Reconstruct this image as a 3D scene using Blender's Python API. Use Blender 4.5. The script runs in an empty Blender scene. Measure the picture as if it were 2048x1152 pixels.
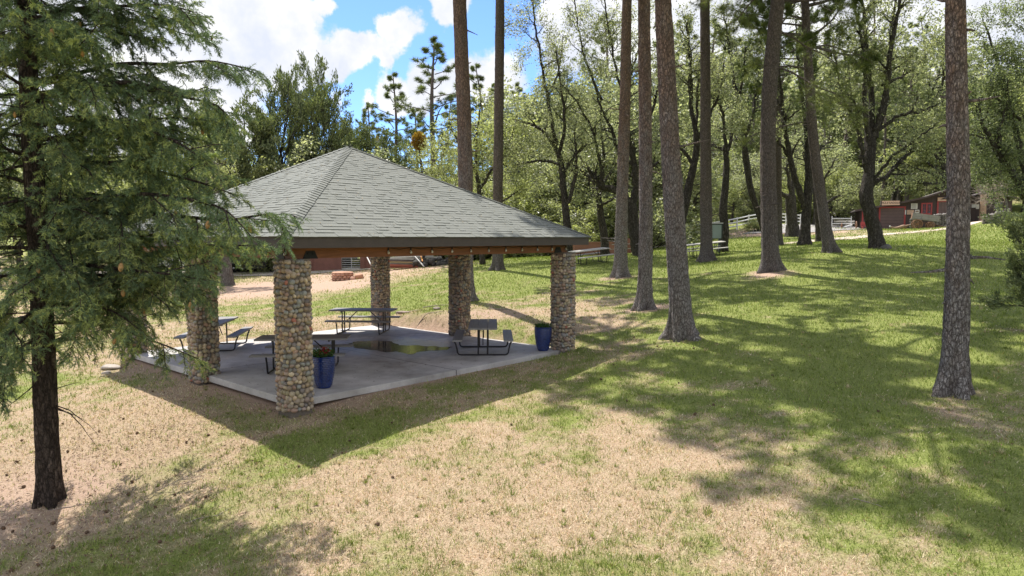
import bpy, math, random
import numpy as np
from mathutils import Vector, Matrix, Euler

S = bpy.context.scene
C = S.collection
R = math.radians
# ------------------------------------------------------------------ camera model
F, YH, CAMZ = 1396.4, 476.0, 3.0
PITCH = math.atan((576 - YH) / F)
CP, SP = math.cos(PITCH), math.sin(PITCH)

def ray(px, py):
    u, v = (px - 1024) / F, (576 - py) / F
    return u, CP + v * SP, v * CP - SP

def at_y(px, py, Y):
    r = ray(px, py); t = Y / r[1]
    return np.array([r[0] * t, Y, CAMZ + r[2] * t])

def at_z(px, py, z):
    r = ray(px, py); t = (z - CAMZ) / r[2]
    return np.array([r[0] * t, r[1] * t, z])

# ------------------------------------------------------------------ pavilion frame (fitted)
PCX, PCY, PTH, PH = -4.287, 18.468, 0.83303, 3.99
PU = np.array([math.cos(PTH), math.sin(PTH)])
PV = np.array([-math.sin(PTH), math.cos(PTH)])
def pav(a, b):
    p = np.array([PCX, PCY]) + a * PU + b * PV
    return float(p[0]), float(p[1])

# ------------------------------------------------------------------ numpy value noise
_perm = np.random.RandomState(7).rand(256, 256)
def vnoise(x, y, s=1.0, seed=0):
    x = np.asarray(x, float) * s + seed * 17.3 + 1000; y = np.asarray(y, float) * s + seed * 9.7 + 1000
    xi = np.floor(x).astype(int); yi = np.floor(y).astype(int)
    fx = x - xi; fy = y - yi
    fx = fx * fx * (3 - 2 * fx); fy = fy * fy * (3 - 2 * fy)
    g = lambda a, b: _perm[a % 256, b % 256]
    return (g(xi, yi) * (1 - fx) + g(xi + 1, yi) * fx) * (1 - fy) + (g(xi, yi + 1) * (1 - fx) + g(xi + 1, yi + 1) * fx) * fy
def fbm(x, y, s=1.0, seed=0, o=4):
    t = 0; a = .5; n = 0
    for i in range(o):
        t = t + a * vnoise(x, y, s * 2 ** i, seed + i * 3); n += a; a *= .5
    return t / n
def sstep(a, b, x):
    t = np.clip((np.asarray(x, float) - a) / (b - a), 0, 1)
    return t * t * (3 - 2 * t)

# ------------------------------------------------------------------ terrain
_cp = []
def cz(px, py, z): _cp.append(at_z(px, py, z))
def cy(px, py, Y): _cp.append(at_y(px, py, Y))
for a in [(1024, 1150, -.5), (1500, 1150, -.5), (1900, 1150, -.45), (300, 1150, -.85), (20, 1150, -1.05), (100, 1000, -.75), (20, 860, -.6),
          (588, 838, -.26), (850, 775, -.16), (1000, 742, -.11), (1145, 715, -.03), (405, 768, -.2), (258, 735, -.2), (700, 900, -.36), (1130, 800, -.18),
          (1400, 900, -.22), (1700, 900, -.05), (150, 700, -.3), (330, 690, -.12), (500, 668, -.1), (480, 600, .05), (455, 570, .15), (470, 545, .2),
          (640, 542, .35), (690, 559, .38), (800, 592, .5), (840, 538, .9), (740, 640, .05), (850, 622, .5), (1010, 628, .45), (1055, 664, .2),
          (960, 523, 1.3), (1050, 516, 1.55), (1240, 553, 1.2), (1290, 620, .7), (1365, 685, .4), (1415, 523, 1.75), (1545, 537, 1.75), (1200, 620, .55),
          (1905, 793, .2), (1180, 523, 1.7), (1600, 640, .85), (1900, 620, 1.05), (2040, 700, .75)]: cz(*a)
for a in [(1660, 505, 33), (1755, 497, 35), (1610, 490, 41), (1585, 473, 54), (1640, 484, 47), (1900, 522, 30), (1700, 480, 52), (2000, 560, 25),
          (1720, 459, 80), (1850, 457, 75.5), (1960, 443, 72.5), (1940, 455, 66), (1690, 428, 105), (1440, 466, 72), (1500, 450, 77), (1320, 480, 72), (1230, 512, 53),
          (1550, 447, 82), (1990, 480, 48)]: cy(*a)
_cp += [np.array(p, float) for p in [(-45, 60, .3), (-70, 100, .6), (-30, 100, 1.2), (0, 95, 3.2), (30, 110, 6), (75, 115, 9.5), (110, 80, 8), (70, 45, 3.5), (45, 15, 1.3),
        (30, -10, -.6), (0, -20, -1.6), (-30, -10, -2.6), (-40, 20, -.8), (-45, 40, 0), (-120, 160, 2), (-30, 170, 4), (40, 180, 14), (130, 170, 24),
        (-200, 420, 14), (0, 420, 40), (220, 420, 90), (-300, 100, 0), (320, 100, 30), (0, -300, -6), (-300, -200, -8), (300, -200, 4), (0, 800, 80), (-400, 800, 40), (450, 800, 150)]]
_cp = np.array(_cp)
def _K(a, b):
    d2 = ((a[:, None, :] - b[None, :, :]) ** 2).sum(2) + 1e-9
    return .5 * d2 * np.log(d2)
_SC = 20.0
def _tps():
    X = _cp[:, :2] / _SC; n = len(X)
    A = np.zeros((n + 3, n + 3)); A[:n, :n] = _K(X, X) + np.eye(n) * .004
    Pm = np.hstack([np.ones((n, 1)), X]); A[:n, n:] = Pm; A[n:, :n] = Pm.T
    return np.linalg.solve(A, np.concatenate([_cp[:, 2], np.zeros(3)]))
_W = _tps()
def slab_dist(x, y):
    dx, dy = x - PCX, y - PCY
    a = np.abs(dx * PU[0] + dy * PU[1]); b = np.abs(dx * PV[0] + dy * PV[1])
    return np.maximum(a, b) - 4.08
def H(x, y):
    x = np.atleast_1d(np.asarray(x, float)); y = np.atleast_1d(np.asarray(y, float))
    out = np.empty(len(x))
    for i in range(0, len(x), 20000):
        q = np.stack([x[i:i + 20000], y[i:i + 20000]], 1) / _SC
        out[i:i + 20000] = _K(q, _cp[:, :2] / _SC) @ _W[:-3] + _W[-3] + q @ _W[-2:]
    near = np.exp(-((x / 60) ** 2 + (y / 70) ** 2))
    out = out + (fbm(x, y, .35, 3) - .5) * .12 * near + (vnoise(x, y, 2.3, 5) - .5) * .025 * near
    sd = slab_dist(x, y)
    k = sstep(.03, .5, sd)
    return np.where(sd < .5, np.minimum(out, -.12) * (1 - k) + out * k, out)
def h1(x, y): return float(H([x], [y])[0])

# ------------------------------------------------------------------ lawn fields (what grows where)
def blobs(x, y, L):
    t = np.zeros_like(x)
    for bx, by, sx, sy, w in L:
        t += w * np.exp(-(((x - bx) / sx) ** 2 + ((y - by) / sy) ** 2))
    return t
def fields(x, y):
    """greenness 0..1 and bare dirt 0..1 of the lawn at world x, y"""
    big = fbm(x, y, .22, 11); mid = fbm(x, y, .9, 21, 3); fine = vnoise(x, y, 3.1, 31)
    g = .51 + .42 * sstep(1.5, 7, x - .0 * y + (y - 12) * .18) + blobs(x, y, [
        (0, 8.8, 3.6, 2.3, -.25), (6.2, 8.6, 3.0, 3.6, .3), (2.4, 13.2, 2.2, 1.2, .2), (-5.0, 8.2, 2.5, 1.6, .12), (-7.5, 13.5, 3.2, 3.6, -.34), (-11, 19, 3, 4, -.2), (2.5, 24.5, 2.0, 3.6, -.75), (-3.0, 11.2, 1.0, .8, .4), (1.5, 14.5, 2.5, 1.6, .22), (-6, 7.6, 3, 1.5, .12),
        (-3.5, 32, 5, 6, .32), (9, 22, 4, 6, .22), (22, 40, 12, 16, .5), (8.3, 11.5, 2.2, 2.2, -.22), (4.5, 16.0, 1.5, 1.2, .15),
        (-9, 11.5, 3.5, 2.0, -.05), (-11, 24, 6, 5, -.08), (6, 40, 10, 10, .15)])
    g = g + (big - .5) * .9 + (mid - .5) * .95 + (fine - .5) * .45
    sd = slab_dist(x, y)
    d = blobs(x, y, [(-13.5, 38, 7.5, 5.5, 1.1), (-9, 48, 8, 6, .45), (-.8, 23.4, 2.0, 1.3, .7), (-6.6, 9.7, 2.2, 1.6, .55), (-7.8, 11, 1.6, 1.2, .4), (-8.6, 8.2, 2.0, 1.6, .5),
                     (26, 66, 9, 10, .9), (4.6, 22.8, 1.0, .8, .6), (4.3, 32, 1.5, 1.2, .5), (9.7, 27, 1.6, 1.0, .5), (-14, 55, 12, 10, .5), (8.9, 17.2, .9, .5, .45), (4.35, 17.7, .75, .55, .7), (7.75, 12.2, .6, .45, .6), (4.25, 22.3, .8, .6, .6), (5.05, 32.2, .9, .7, .6), (10.35, 27.9, 1.0, .8, .6), (10.3, 36.9, .8, .7, .5), (15.1, 32.9, .9, .7, .5), (18.3, 34.8, 1.1, .8, .5)])
    d = d + .75 * np.exp(-np.maximum(sd, 0) / .5) * (sd > -.5) * (1 - sstep(-2, 3, x + (y - 15) * .0)) + (big - .5) * .5 + (mid - .5) * .5
    far = sstep(85, 120, y)
    g = g * (1 - far) + far * (.72 + (big - .5)); d = d * (1 - far) + far * (.18 + (mid - .5) * .8)
    return np.clip(g, 0, 1), np.clip(d, 0, 1)

# ------------------------------------------------------------------ tagging
def tag(o, label, cat, group=None):
    o['label'] = label; o['category'] = cat
    if group: o['group'] = group
    return o
def thing(name, label, cat, loc=(0, 0, 0), rz=0, group=None):
    o = bpy.data.objects.new(name, None); C.objects.link(o)
    o.location = [float(v) for v in loc]; o.rotation_euler = (0, 0, rz)
    o.empty_display_size = .2
    return tag(o, label, cat, group)
def dup(root, loc, rz=0, scale=None, label=None, group=None):
    r = root.copy(); C.objects.link(r)
    r.location = [float(v) for v in loc]; r.rotation_euler = (0, 0, rz)
    if scale is not None: r.scale = scale
    if label: r['label'] = label
    if group: r['group'] = group
    for ch in list(root.children):
        c = ch.copy(); C.objects.link(c); c.parent = r
        for g in list(ch.children):
            d = g.copy(); C.objects.link(d); d.parent = c
    return r

# ------------------------------------------------------------------ mesh builder
def unit(v): return v / (np.linalg.norm(v, axis=-1, keepdims=True) + 1e-12)
class MB:
    def __init__(s): s.V = []; s.Fs = []; s.Cc = []; s.n = 0
    def add(s, v, faces, col=(1, 1, 1), mi=0):
        """v (n,3); faces: list of arrays of vertex ids of one width each"""
        v = np.asarray(v, float).reshape(-1, 3); col = np.asarray(col, float)
        if col.ndim == 1: col = np.broadcast_to(col, (len(v), 3))
        s.V.append(v); s.Cc.append(col)
        for f in (faces if isinstance(faces, (list, tuple)) else [faces]):
            f = np.asarray(f, int)
            if f.size: s.Fs.append((f + s.n, mi))
        s.n += len(v)
    def box(s, c, size, M=None, col=(1, 1, 1), mi=0, taper=1.0):
        sx, sy, sz = [q / 2 for q in size]
        v = np.array([(x * (taper if z > 0 else 1), y * (taper if z > 0 else 1), z) for z in (-sz, sz) for x, y in ((-sx, -sy), (sx, -sy), (sx, sy), (-sx, sy))])
        if M is not None: v = v @ np.array(M).T
        s.add(v + np.array(c), np.array([(3, 2, 1, 0), (4, 5, 6, 7), (0, 1, 5, 4), (1, 2, 6, 5), (2, 3, 7, 6), (3, 0, 4, 7)]), col, mi)
    def tube(s, pts, radii, k=6, col=(1, 1, 1), mi=0, cap=True, jitter=None):
        P = np.asarray(pts, float); n = len(P); rr = np.broadcast_to(np.asarray(radii, float), (n,))
        T = np.gradient(P, axis=0) if n > 2 else np.repeat((P[1:] - P[:-1]), 2, 0); T = unit(T)
        ref = np.array([0, 0, 1.]) if abs(T[0][2]) < .8 else np.array([1., 0, 0])
        N = []; 
        a = ref
        for i in range(n):
            a = a - T[i] * a.dot(T[i]); a = a / (np.linalg.norm(a) + 1e-9); N.append(a)
        N = np.array(N); B = np.cross(T, N)
        th = np.arange(k) * 2 * math.pi / k
        r = rr[:, None] * np.ones(k)
        if jitter is not None: r = r * jitter(P, th)
        v = P[:, None, :] + r[..., None] * (np.cos(th)[None, :, None] * N[:, None, :] + np.sin(th)[None, :, None] * B[:, None, :])
        i, j = np.meshgrid(np.arange(n - 1), np.arange(k), indexing='ij'); j2 = (j + 1) % k
        f = np.stack([i * k + j, i * k + j2, (i + 1) * k + j2, (i + 1) * k + j], -1).reshape(-1, 4)
        fs = [f]
        if cap: fs += [np.arange(k)[None, ::-1], (np.arange(k) + (n - 1) * k)[None, :]]
        c = col
        if isinstance(col, np.ndarray) and col.ndim == 2: c = np.repeat(col, k, 0)
        s.add(v.reshape(-1, 3), fs, c, mi)
    def lathe(s, prof, k=24, c=(0, 0, 0), col=(1, 1, 1), mi=0, rmod=None):
        prof = np.asarray(prof, float); n = len(prof); th = np.arange(k) * 2 * math.pi / k
        r = prof[:, 0:1] * np.ones(k)
        if rmod is not None: r = r + rmod(prof[:, 1:2] * np.ones(k), th[None, :] * np.ones((n, 1)))
        v = np.stack([r * np.cos(th), r * np.sin(th), prof[:, 1:2] * np.ones(k)], -1).reshape(-1, 3) + np.array(c)
        i, j = np.meshgrid(np.arange(n - 1), np.arange(k), indexing='ij'); j2 = (j + 1) % k
        f = np.stack([i * k + j, i * k + j2, (i + 1) * k + j2, (i + 1) * k + j], -1).reshape(-1, 4)
        s.add(v, [f, np.arange(k)[None, ::-1], (np.arange(k) + (n - 1) * k)[None, :]], col, mi)
    def prism(s, poly, y0, y1, col=(1, 1, 1), mi=0):
        """poly of (x,z) extruded along y"""
        p = np.asarray(poly, float); n = len(p)
        v = np.concatenate([np.stack([p[:, 0], np.full(n, y0), p[:, 1]], 1), np.stack([p[:, 0], np.full(n, y1), p[:, 1]], 1)])
        side = np.array([(i, (i + 1) % n, n + (i + 1) % n, n + i) for i in range(n)])
        s.add(v, [np.arange(n)[None, :], (np.arange(n)[::-1] + n)[None, :], side], col, mi)
    def build(s, name, mats, parent=None, smooth=False):
        me = bpy.data.meshes.new(name)
        V = np.concatenate(s.V) if s.V else np.zeros((0, 3))
        me.vertices.add(len(V)); me.vertices.foreach_set('co', V.astype(np.float32).ravel())
        loops = np.concatenate([f.ravel() for f, _ in s.Fs]); tot = np.concatenate([np.full(len(f), f.shape[1]) for f, _ in s.Fs])
        mi = np.concatenate([np.full(len(f), m) for f, m in s.Fs])
        start = np.concatenate([[0], np.cumsum(tot)[:-1]])
        me.loops.add(len(loops)); me.loops.foreach_set('vertex_index', loops.astype(np.int32))
        me.polygons.add(len(tot)); me.polygons.foreach_set('loop_start', start.astype(np.int32)); me.polygons.foreach_set('loop_total', tot.astype(np.int32))
        me.polygons.foreach_set('material_index', mi.astype(np.int32))
        me.polygons.foreach_set('use_smooth', np.full(len(tot), bool(smooth)))
        ca = me.attributes.new('col', 'FLOAT_COLOR', 'POINT')
        cc = np.concatenate(s.Cc); ca.data.foreach_set('color', np.hstack([cc, np.ones((len(cc), 1))]).astype(np.float32).ravel())
        me.update(calc_edges=True); me.validate()
        for m in (mats if isinstance(mats, (list, tuple)) else [mats]): me.materials.append(m)
        o = bpy.data.objects.new(name, me); C.objects.link(o)
        if parent is not None: o.parent = parent
        return o

def rotz(a): return np.array([[math.cos(a), -math.sin(a), 0], [math.sin(a), math.cos(a), 0], [0, 0, 1]])
def roty(a): return np.array([[math.cos(a), 0, math.sin(a)], [0, 1, 0], [-math.sin(a), 0, math.cos(a)]])
def rotx(a): return np.array([[1, 0, 0], [0, math.cos(a), -math.sin(a)], [0, math.sin(a), math.cos(a)]])
def ico(sub=1):
    import bmesh
    bm = bmesh.new(); bmesh.ops.create_icosphere(bm, subdivisions=sub, radius=1)
    v = np.array([p.co[:] for p in bm.verts]); f = np.array([[q.index for q in p.verts] for p in bm.faces]); bm.free()
    return v, f
ICO1, ICO2 = ico(2), ico(3)

# ------------------------------------------------------------------ materials
def nd(nt, t, **kw):
    n = nt.nodes.new(t)
    for k, v in kw.items():
        if k.startswith('_'): setattr(n, k[1:], v)
        else: n.inputs[k.replace('__', ' ')].default_value = v
    return n
def newmat(name):
    m = bpy.data.materials.new(name); m.use_nodes = True
    nt = m.node_tree; b = nt.nodes['Principled BSDF']
    return m, nt, b
def L(nt, a, b): nt.links.new(a, b)
def mixc(nt, fac, a, b, mode='MIX'):
    n = nt.nodes.new('ShaderNodeMix'); n.data_type = 'RGBA'; n.blend_type = mode
    for sock, val in ((n.inputs[0], fac), (n.inputs[6], a), (n.inputs[7], b)):
        if hasattr(val, 'is_linked') or hasattr(val, 'links'): nt.links.new(val, sock)
        elif isinstance(val, (int, float)): sock.default_value = val
        else: sock.default_value = (*val, 1) if len(val) == 3 else val
    return n.outputs[2]
def ramp(nt, src, stops):
    r = nt.nodes.new('ShaderNodeValToRGB'); e = r.color_ramp.elements
    while len(e) < len(stops): e.new(.5)
    for el, (p, c) in zip(e, stops):
        el.position = p; el.color = (*c, 1) if len(c) == 3 else c
    nt.links.new(src, r.inputs[0]); return r.outputs[0]
def noise(nt, vec, scale, detail=4, rough=.55):
    n = nd(nt, 'ShaderNodeTexNoise', Scale=scale, Detail=detail, Roughness=rough)
    if vec is not None: nt.links.new(vec, n.inputs['Vector'])
    return n.outputs['Fac']
def coords(nt, kind='Object', scale=(1, 1, 1)):
    if kind == 'World': src = nt.nodes.new('ShaderNodeNewGeometry').outputs['Position']
    else: src = nt.nodes.new('ShaderNodeTexCoord').outputs[kind]
    mp = nt.nodes.new('ShaderNodeMapping'); mp.inputs['Scale'].default_value = scale
    nt.links.new(src, mp.inputs['Vector']); return mp.outputs[0]
def bump(nt, b, h, strength=.5, dist=.02):
    n = nd(nt, 'ShaderNodeBump', Strength=strength, Distance=dist)
    nt.links.new(h, n.inputs['Height']); nt.links.new(n.outputs[0], b.inputs['Normal'])

def plain(name, col, rough=.6, metal=0, nscale=14, namt=.25, bmp=.15, bd=.004, scale=(1, 1, 1), spec=.4, attr=False):
    """paint, metal, wood or stone with mottling of its own"""
    m, nt, b = newmat(name)
    co = coords(nt, 'Object', scale); n1 = noise(nt, co, nscale, 5); n2 = noise(nt, co, nscale * 5.3, 3)
    lo = tuple(c * (1 - namt) for c in col); hi = tuple(min(1, c * (1 + namt)) for c in col)
    c = ramp(nt, n1, [(.3, lo), (.7, hi)])
    c = mixc(nt, .25, c, ramp(nt, n2, [(.35, lo), (.65, hi)]))
    if attr:
        a = nd(nt, 'ShaderNodeAttribute', _attribute_name='col'); c = mixc(nt, 1.0, c, a.outputs['Color'], 'MULTIPLY')
    L(nt, c, b.inputs['Base Color']); b.inputs['Roughness'].default_value = rough; b.inputs['Metallic'].default_value = metal
    b.inputs['Specular IOR Level'].default_value = spec
    if bmp: bump(nt, b, n2, bmp, bd)
    return m
def leafmat(name, trans=.35, spec=.25, rough=.55, tint=(1.25, 1.3, .55)):
    m, nt, b = newmat(name)
    a = nd(nt, 'ShaderNodeAttribute', _attribute_name='col').outputs['Color']
    L(nt, a, b.inputs['Base Color']); b.inputs['Roughness'].default_value = rough; b.inputs['Specular IOR Level'].default_value = spec
    t = nt.nodes.new('ShaderNodeBsdfTranslucent'); L(nt, mixc(nt, 1.0, a, tint, 'MULTIPLY'), t.inputs['Color'])
    mx = nt.nodes.new('ShaderNodeMixShader'); mx.inputs[0].default_value = trans
    L(nt, b.outputs[0], mx.inputs[1]); L(nt, t.outputs[0], mx.inputs[2]); L(nt, mx.outputs[0], nt.nodes['Material Output'].inputs['Surface'])
    return m
def barkmat(name, base, dark, accent, sx=19, sz=7.5, grey_z=None):
    """furrowed bark: long plates with dark cracks"""
    m, nt, b = newmat(name)
    co = coords(nt, 'Object', (sx, sx, sz))
    w = noise(nt, co, .9, 3); 
    vadd = nt.nodes.new('ShaderNodeVectorMath'); vadd.operation = 'ADD'
    sc = nt.nodes.new('ShaderNodeVectorMath'); sc.operation = 'SCALE'; sc.inputs['Scale'].default_value = 1.1
    nn = nd(nt, 'ShaderNodeTexNoise', Scale=1.9, Detail=5, Roughness=.65); L(nt, co, nn.inputs['Vector']); L(nt, nn.outputs['Color'], sc.inputs[0])
    L(nt, co, vadd.inputs[0]); L(nt, sc.outputs[0], vadd.inputs[1])
    v = nd(nt, 'ShaderNodeTexVoronoi', _feature='DISTANCE_TO_EDGE', Scale=1.0); L(nt, vadd.outputs[0], v.inputs['Vector'])
    v2 = nd(nt, 'ShaderNodeTexVoronoi', _feature='F1', Scale=1.0); L(nt, vadd.outputs[0], v2.inputs['Vector'])
    fine = noise(nt, co, 5, 6, .7)
    v3 = nd(nt, 'ShaderNodeTexVoronoi', _feature='DISTANCE_TO_EDGE', Scale=2.3); L(nt, vadd.outputs[0], v3.inputs['Vector'])
    wide = noise(nt, co, .7, 3)
    cr1 = mixc(nt, wide, ramp(nt, v.outputs['Distance'], [(.0, (0, 0, 0)), (.09, (1, 1, 1))]), ramp(nt, v.outputs['Distance'], [(.0, (.25, .25, .25)), (.3, (1, 1, 1))]))
    crack = mixc(nt, .75, cr1, mixc(nt, 1.0, cr1, ramp(nt, v3.outputs['Distance'], [(.0, (.35, .35, .35)), (.14, (1, 1, 1))]), 'MULTIPLY'))
    plate = mixc(nt, ramp(nt, v2.outputs['Color'], [(.3, (0, 0, 0)), (.8, (1, 1, 1))]), base, accent)
    if grey_z:
        z = nt.nodes.new('ShaderNodeSeparateXYZ'); L(nt, nt.nodes.new('ShaderNodeTexCoord').outputs['Object'], z.inputs[0])
        mr = nd(nt, 'ShaderNodeMapRange'); mr.inputs[1].default_value = grey_z[0]; mr.inputs[2].default_value = grey_z[1]; L(nt, z.outputs['Z'], mr.inputs[0])
        nz = nt.nodes.new('ShaderNodeMath'); nz.operation = 'MULTIPLY_ADD'; L(nt, noise(nt, co, .35, 2), nz.inputs[0]); nz.inputs[1].default_value = 1.4; 
        sb = nt.nodes.new('ShaderNodeMath'); sb.operation = 'SUBTRACT'; L(nt, mr.outputs[0], sb.inputs[0]); sb.inputs[1].default_value = .7; L(nt, sb.outputs[0], nz.inputs[2]); nz.use_clamp = True
        plate = mixc(nt, nz.outputs[0], grey_z[2], plate)
    plate = mixc(nt, .55, plate, mixc(nt, 1.0, plate, ramp(nt, fine, [(.3, (.35, .35, .35)), (.7, (1.5, 1.5, 1.5))]), 'MULTIPLY'))
    L(nt, mixc(nt, crack, dark, plate), b.inputs['Base Color']); b.inputs['Roughness'].default_value = .9; b.inputs['Specular IOR Level'].default_value = .15
    hsum = nt.nodes.new('ShaderNodeMath'); hsum.operation = 'MULTIPLY_ADD'; L(nt, fine, hsum.inputs[0]); hsum.inputs[1].default_value = .35; L(nt, crack, hsum.inputs[2])
    bump(nt, b, hsum.outputs[0], 1.0, .055)
    return m

M_bark = barkmat('ponderosa_bark', (.36, .25, .20), (.075, .055, .046), (.52, .35, .265), grey_z=(1.5, 7.5, (.50, .465, .445)))
M_bark2 = barkmat('ponderosa_bark_dark', (.26, .215, .19), (.06, .05, .044), (.34, .27, .23), grey_z=(0, 4, (.33, .30, .285)))
M_firbark = barkmat('fir_bark', (.125, .095, .08), (.03, .024, .02), (.18, .14, .115), sx=15, sz=5)
M_oakbark = barkmat('oak_bark', (.11, .098, .085), (.028, .024, .021), (.18, .16, .14), sx=12, sz=5)
M_greybark = barkmat('grey_bark', (.26, .24, .22), (.08, .07, .065), (.34, .32, .30), sx=12, sz=4)
M_deadwood = plain('dead_branches', (.34, .28, .24), .9, nscale=9, namt=.35)
M_needle = leafmat('pine_needles', .30, .25, .5, (1.2, 1.2, .6))
M_fir = leafmat('fir_needles', .25, .2, .55, (1.15, 1.2, .55))
M_oakleaf = leafmat('oak_leaves', .54, .5, .38, (1.22, 1.28, .74))
M_broad = leafmat('pale_leaves', .48, .3, .45, (1.18, 1.24, .62))
M_juniper = leafmat('juniper_scales', .22, .15, .7)
M_grass = leafmat('grass_blades', .22, .1, .7, (1.1, 1.15, .7))
M_cone = plain('cone_scales', (.36, .21, .08), .75, nscale=40, namt=.4)

# ------------------------------------------------------------------ ground
def mat_ground():
    m, nt, b = newmat('lawn_and_dirt')
    pos = coords(nt, 'World')
    g = nd(nt, 'ShaderNodeAttribute', _attribute_name='green').outputs['Fac']; d = nd(nt, 'ShaderNodeAttribute', _attribute_name='dirt').outputs['Fac']
    n1 = noise(nt, pos, 7, 6, .65); n2 = noise(nt, pos, 38, 4, .7); n3 = noise(nt, pos, 2.2, 4)
    dry = mixc(nt, n3, ramp(nt, n2, [(.25, (.14, .105, .07)), (.5, (.38, .30, .205)), (.75, (.64, .54, .40))]), ramp(nt, n2, [(.3, (.28, .18, .11)), (.7, (.50, .37, .26))]))
    grn = ramp(nt, n2, [(.25, (.065, .095, .02)), (.5, (.18, .225, .05)), (.78, (.32, .36, .11))])
    drt = mixc(nt, n1, ramp(nt, n2, [(.3, (.24, .155, .11)), (.7, (.53, .40, .31))]), (.45, .32, .24))
    ma = lambda src, k, o: (lambda q: (L(nt, src, q.inputs[0]), setattr(q.inputs[1], 'default_value', k), setattr(q.inputs[2], 'default_value', o), q)[-1])(nd(nt, 'ShaderNodeMath', _operation='MULTIPLY_ADD'))
    def thr(attr, w=.55):
        a = ma(n1, w, -w / 2); s = nd(nt, 'ShaderNodeMath', _operation='ADD'); L(nt, attr, s.inputs[0]); L(nt, a.outputs[0], s.inputs[1])
        return ramp(nt, s.outputs[0], [(.3, (0, 0, 0)), (.72, (1, 1, 1))])
    gt = thr(g, .9); half = nd(nt, 'ShaderNodeMath', _operation='MULTIPLY'); L(nt, gt, half.inputs[0]); half.inputs[1].default_value = .9; c = mixc(nt, half.outputs[0], dry, grn); c = mixc(nt, thr(d, .6), c, drt)
    L(nt, c, b.inputs['Base Color']); b.inputs['Roughness'].default_value = .95; b.inputs['Specular IOR Level'].default_value = .1
    hh = nd(nt, 'ShaderNodeMath', _operation='ADD'); L(nt, n1, hh.inputs[0]); L(nt, n2, hh.inputs[1])
    bump(nt, b, hh.outputs[0], .8, .035)
    return m
M_ground = mat_ground()
def axis(lo, hi, fine_lo, fine_hi, st, grow=1.05):
    a = list(np.arange(fine_lo, fine_hi + st / 2, st)); s = st
    while a[-1] < hi: s *= grow; a.append(a[-1] + s)
    s = st
    while a[0] > lo: s *= grow; a.insert(0, a[0] - s)
    return np.array(a)
gx, gy = axis(-900, 900, -16, 22, .25), axis(-250, 900, 4, 42, .25)
GX, GY = np.meshgrid(gx, gy, indexing='xy'); xs, ys = GX.ravel(), GY.ravel()
zs = H(xs, ys)
mb = MB(); nx, ny = len(gx), len(gy)
i, j = np.meshgrid(np.arange(ny - 1), np.arange(nx - 1), indexing='ij')
mb.add(np.stack([xs, ys, zs], 1), np.stack([i * nx + j, i * nx + j + 1, (i + 1) * nx + j + 1, (i + 1) * nx + j], -1).reshape(-1, 4))
ground = mb.build('ground', M_ground, smooth=True); ground['kind'] = 'structure'
gg, dd = fields(xs, ys)
for nm, arr in (('green', gg), ('dirt', dd)):
    at = ground.data.attributes.new(nm, 'FLOAT', 'POINT'); at.data.foreach_set('value', arr.astype(np.float32))

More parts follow.
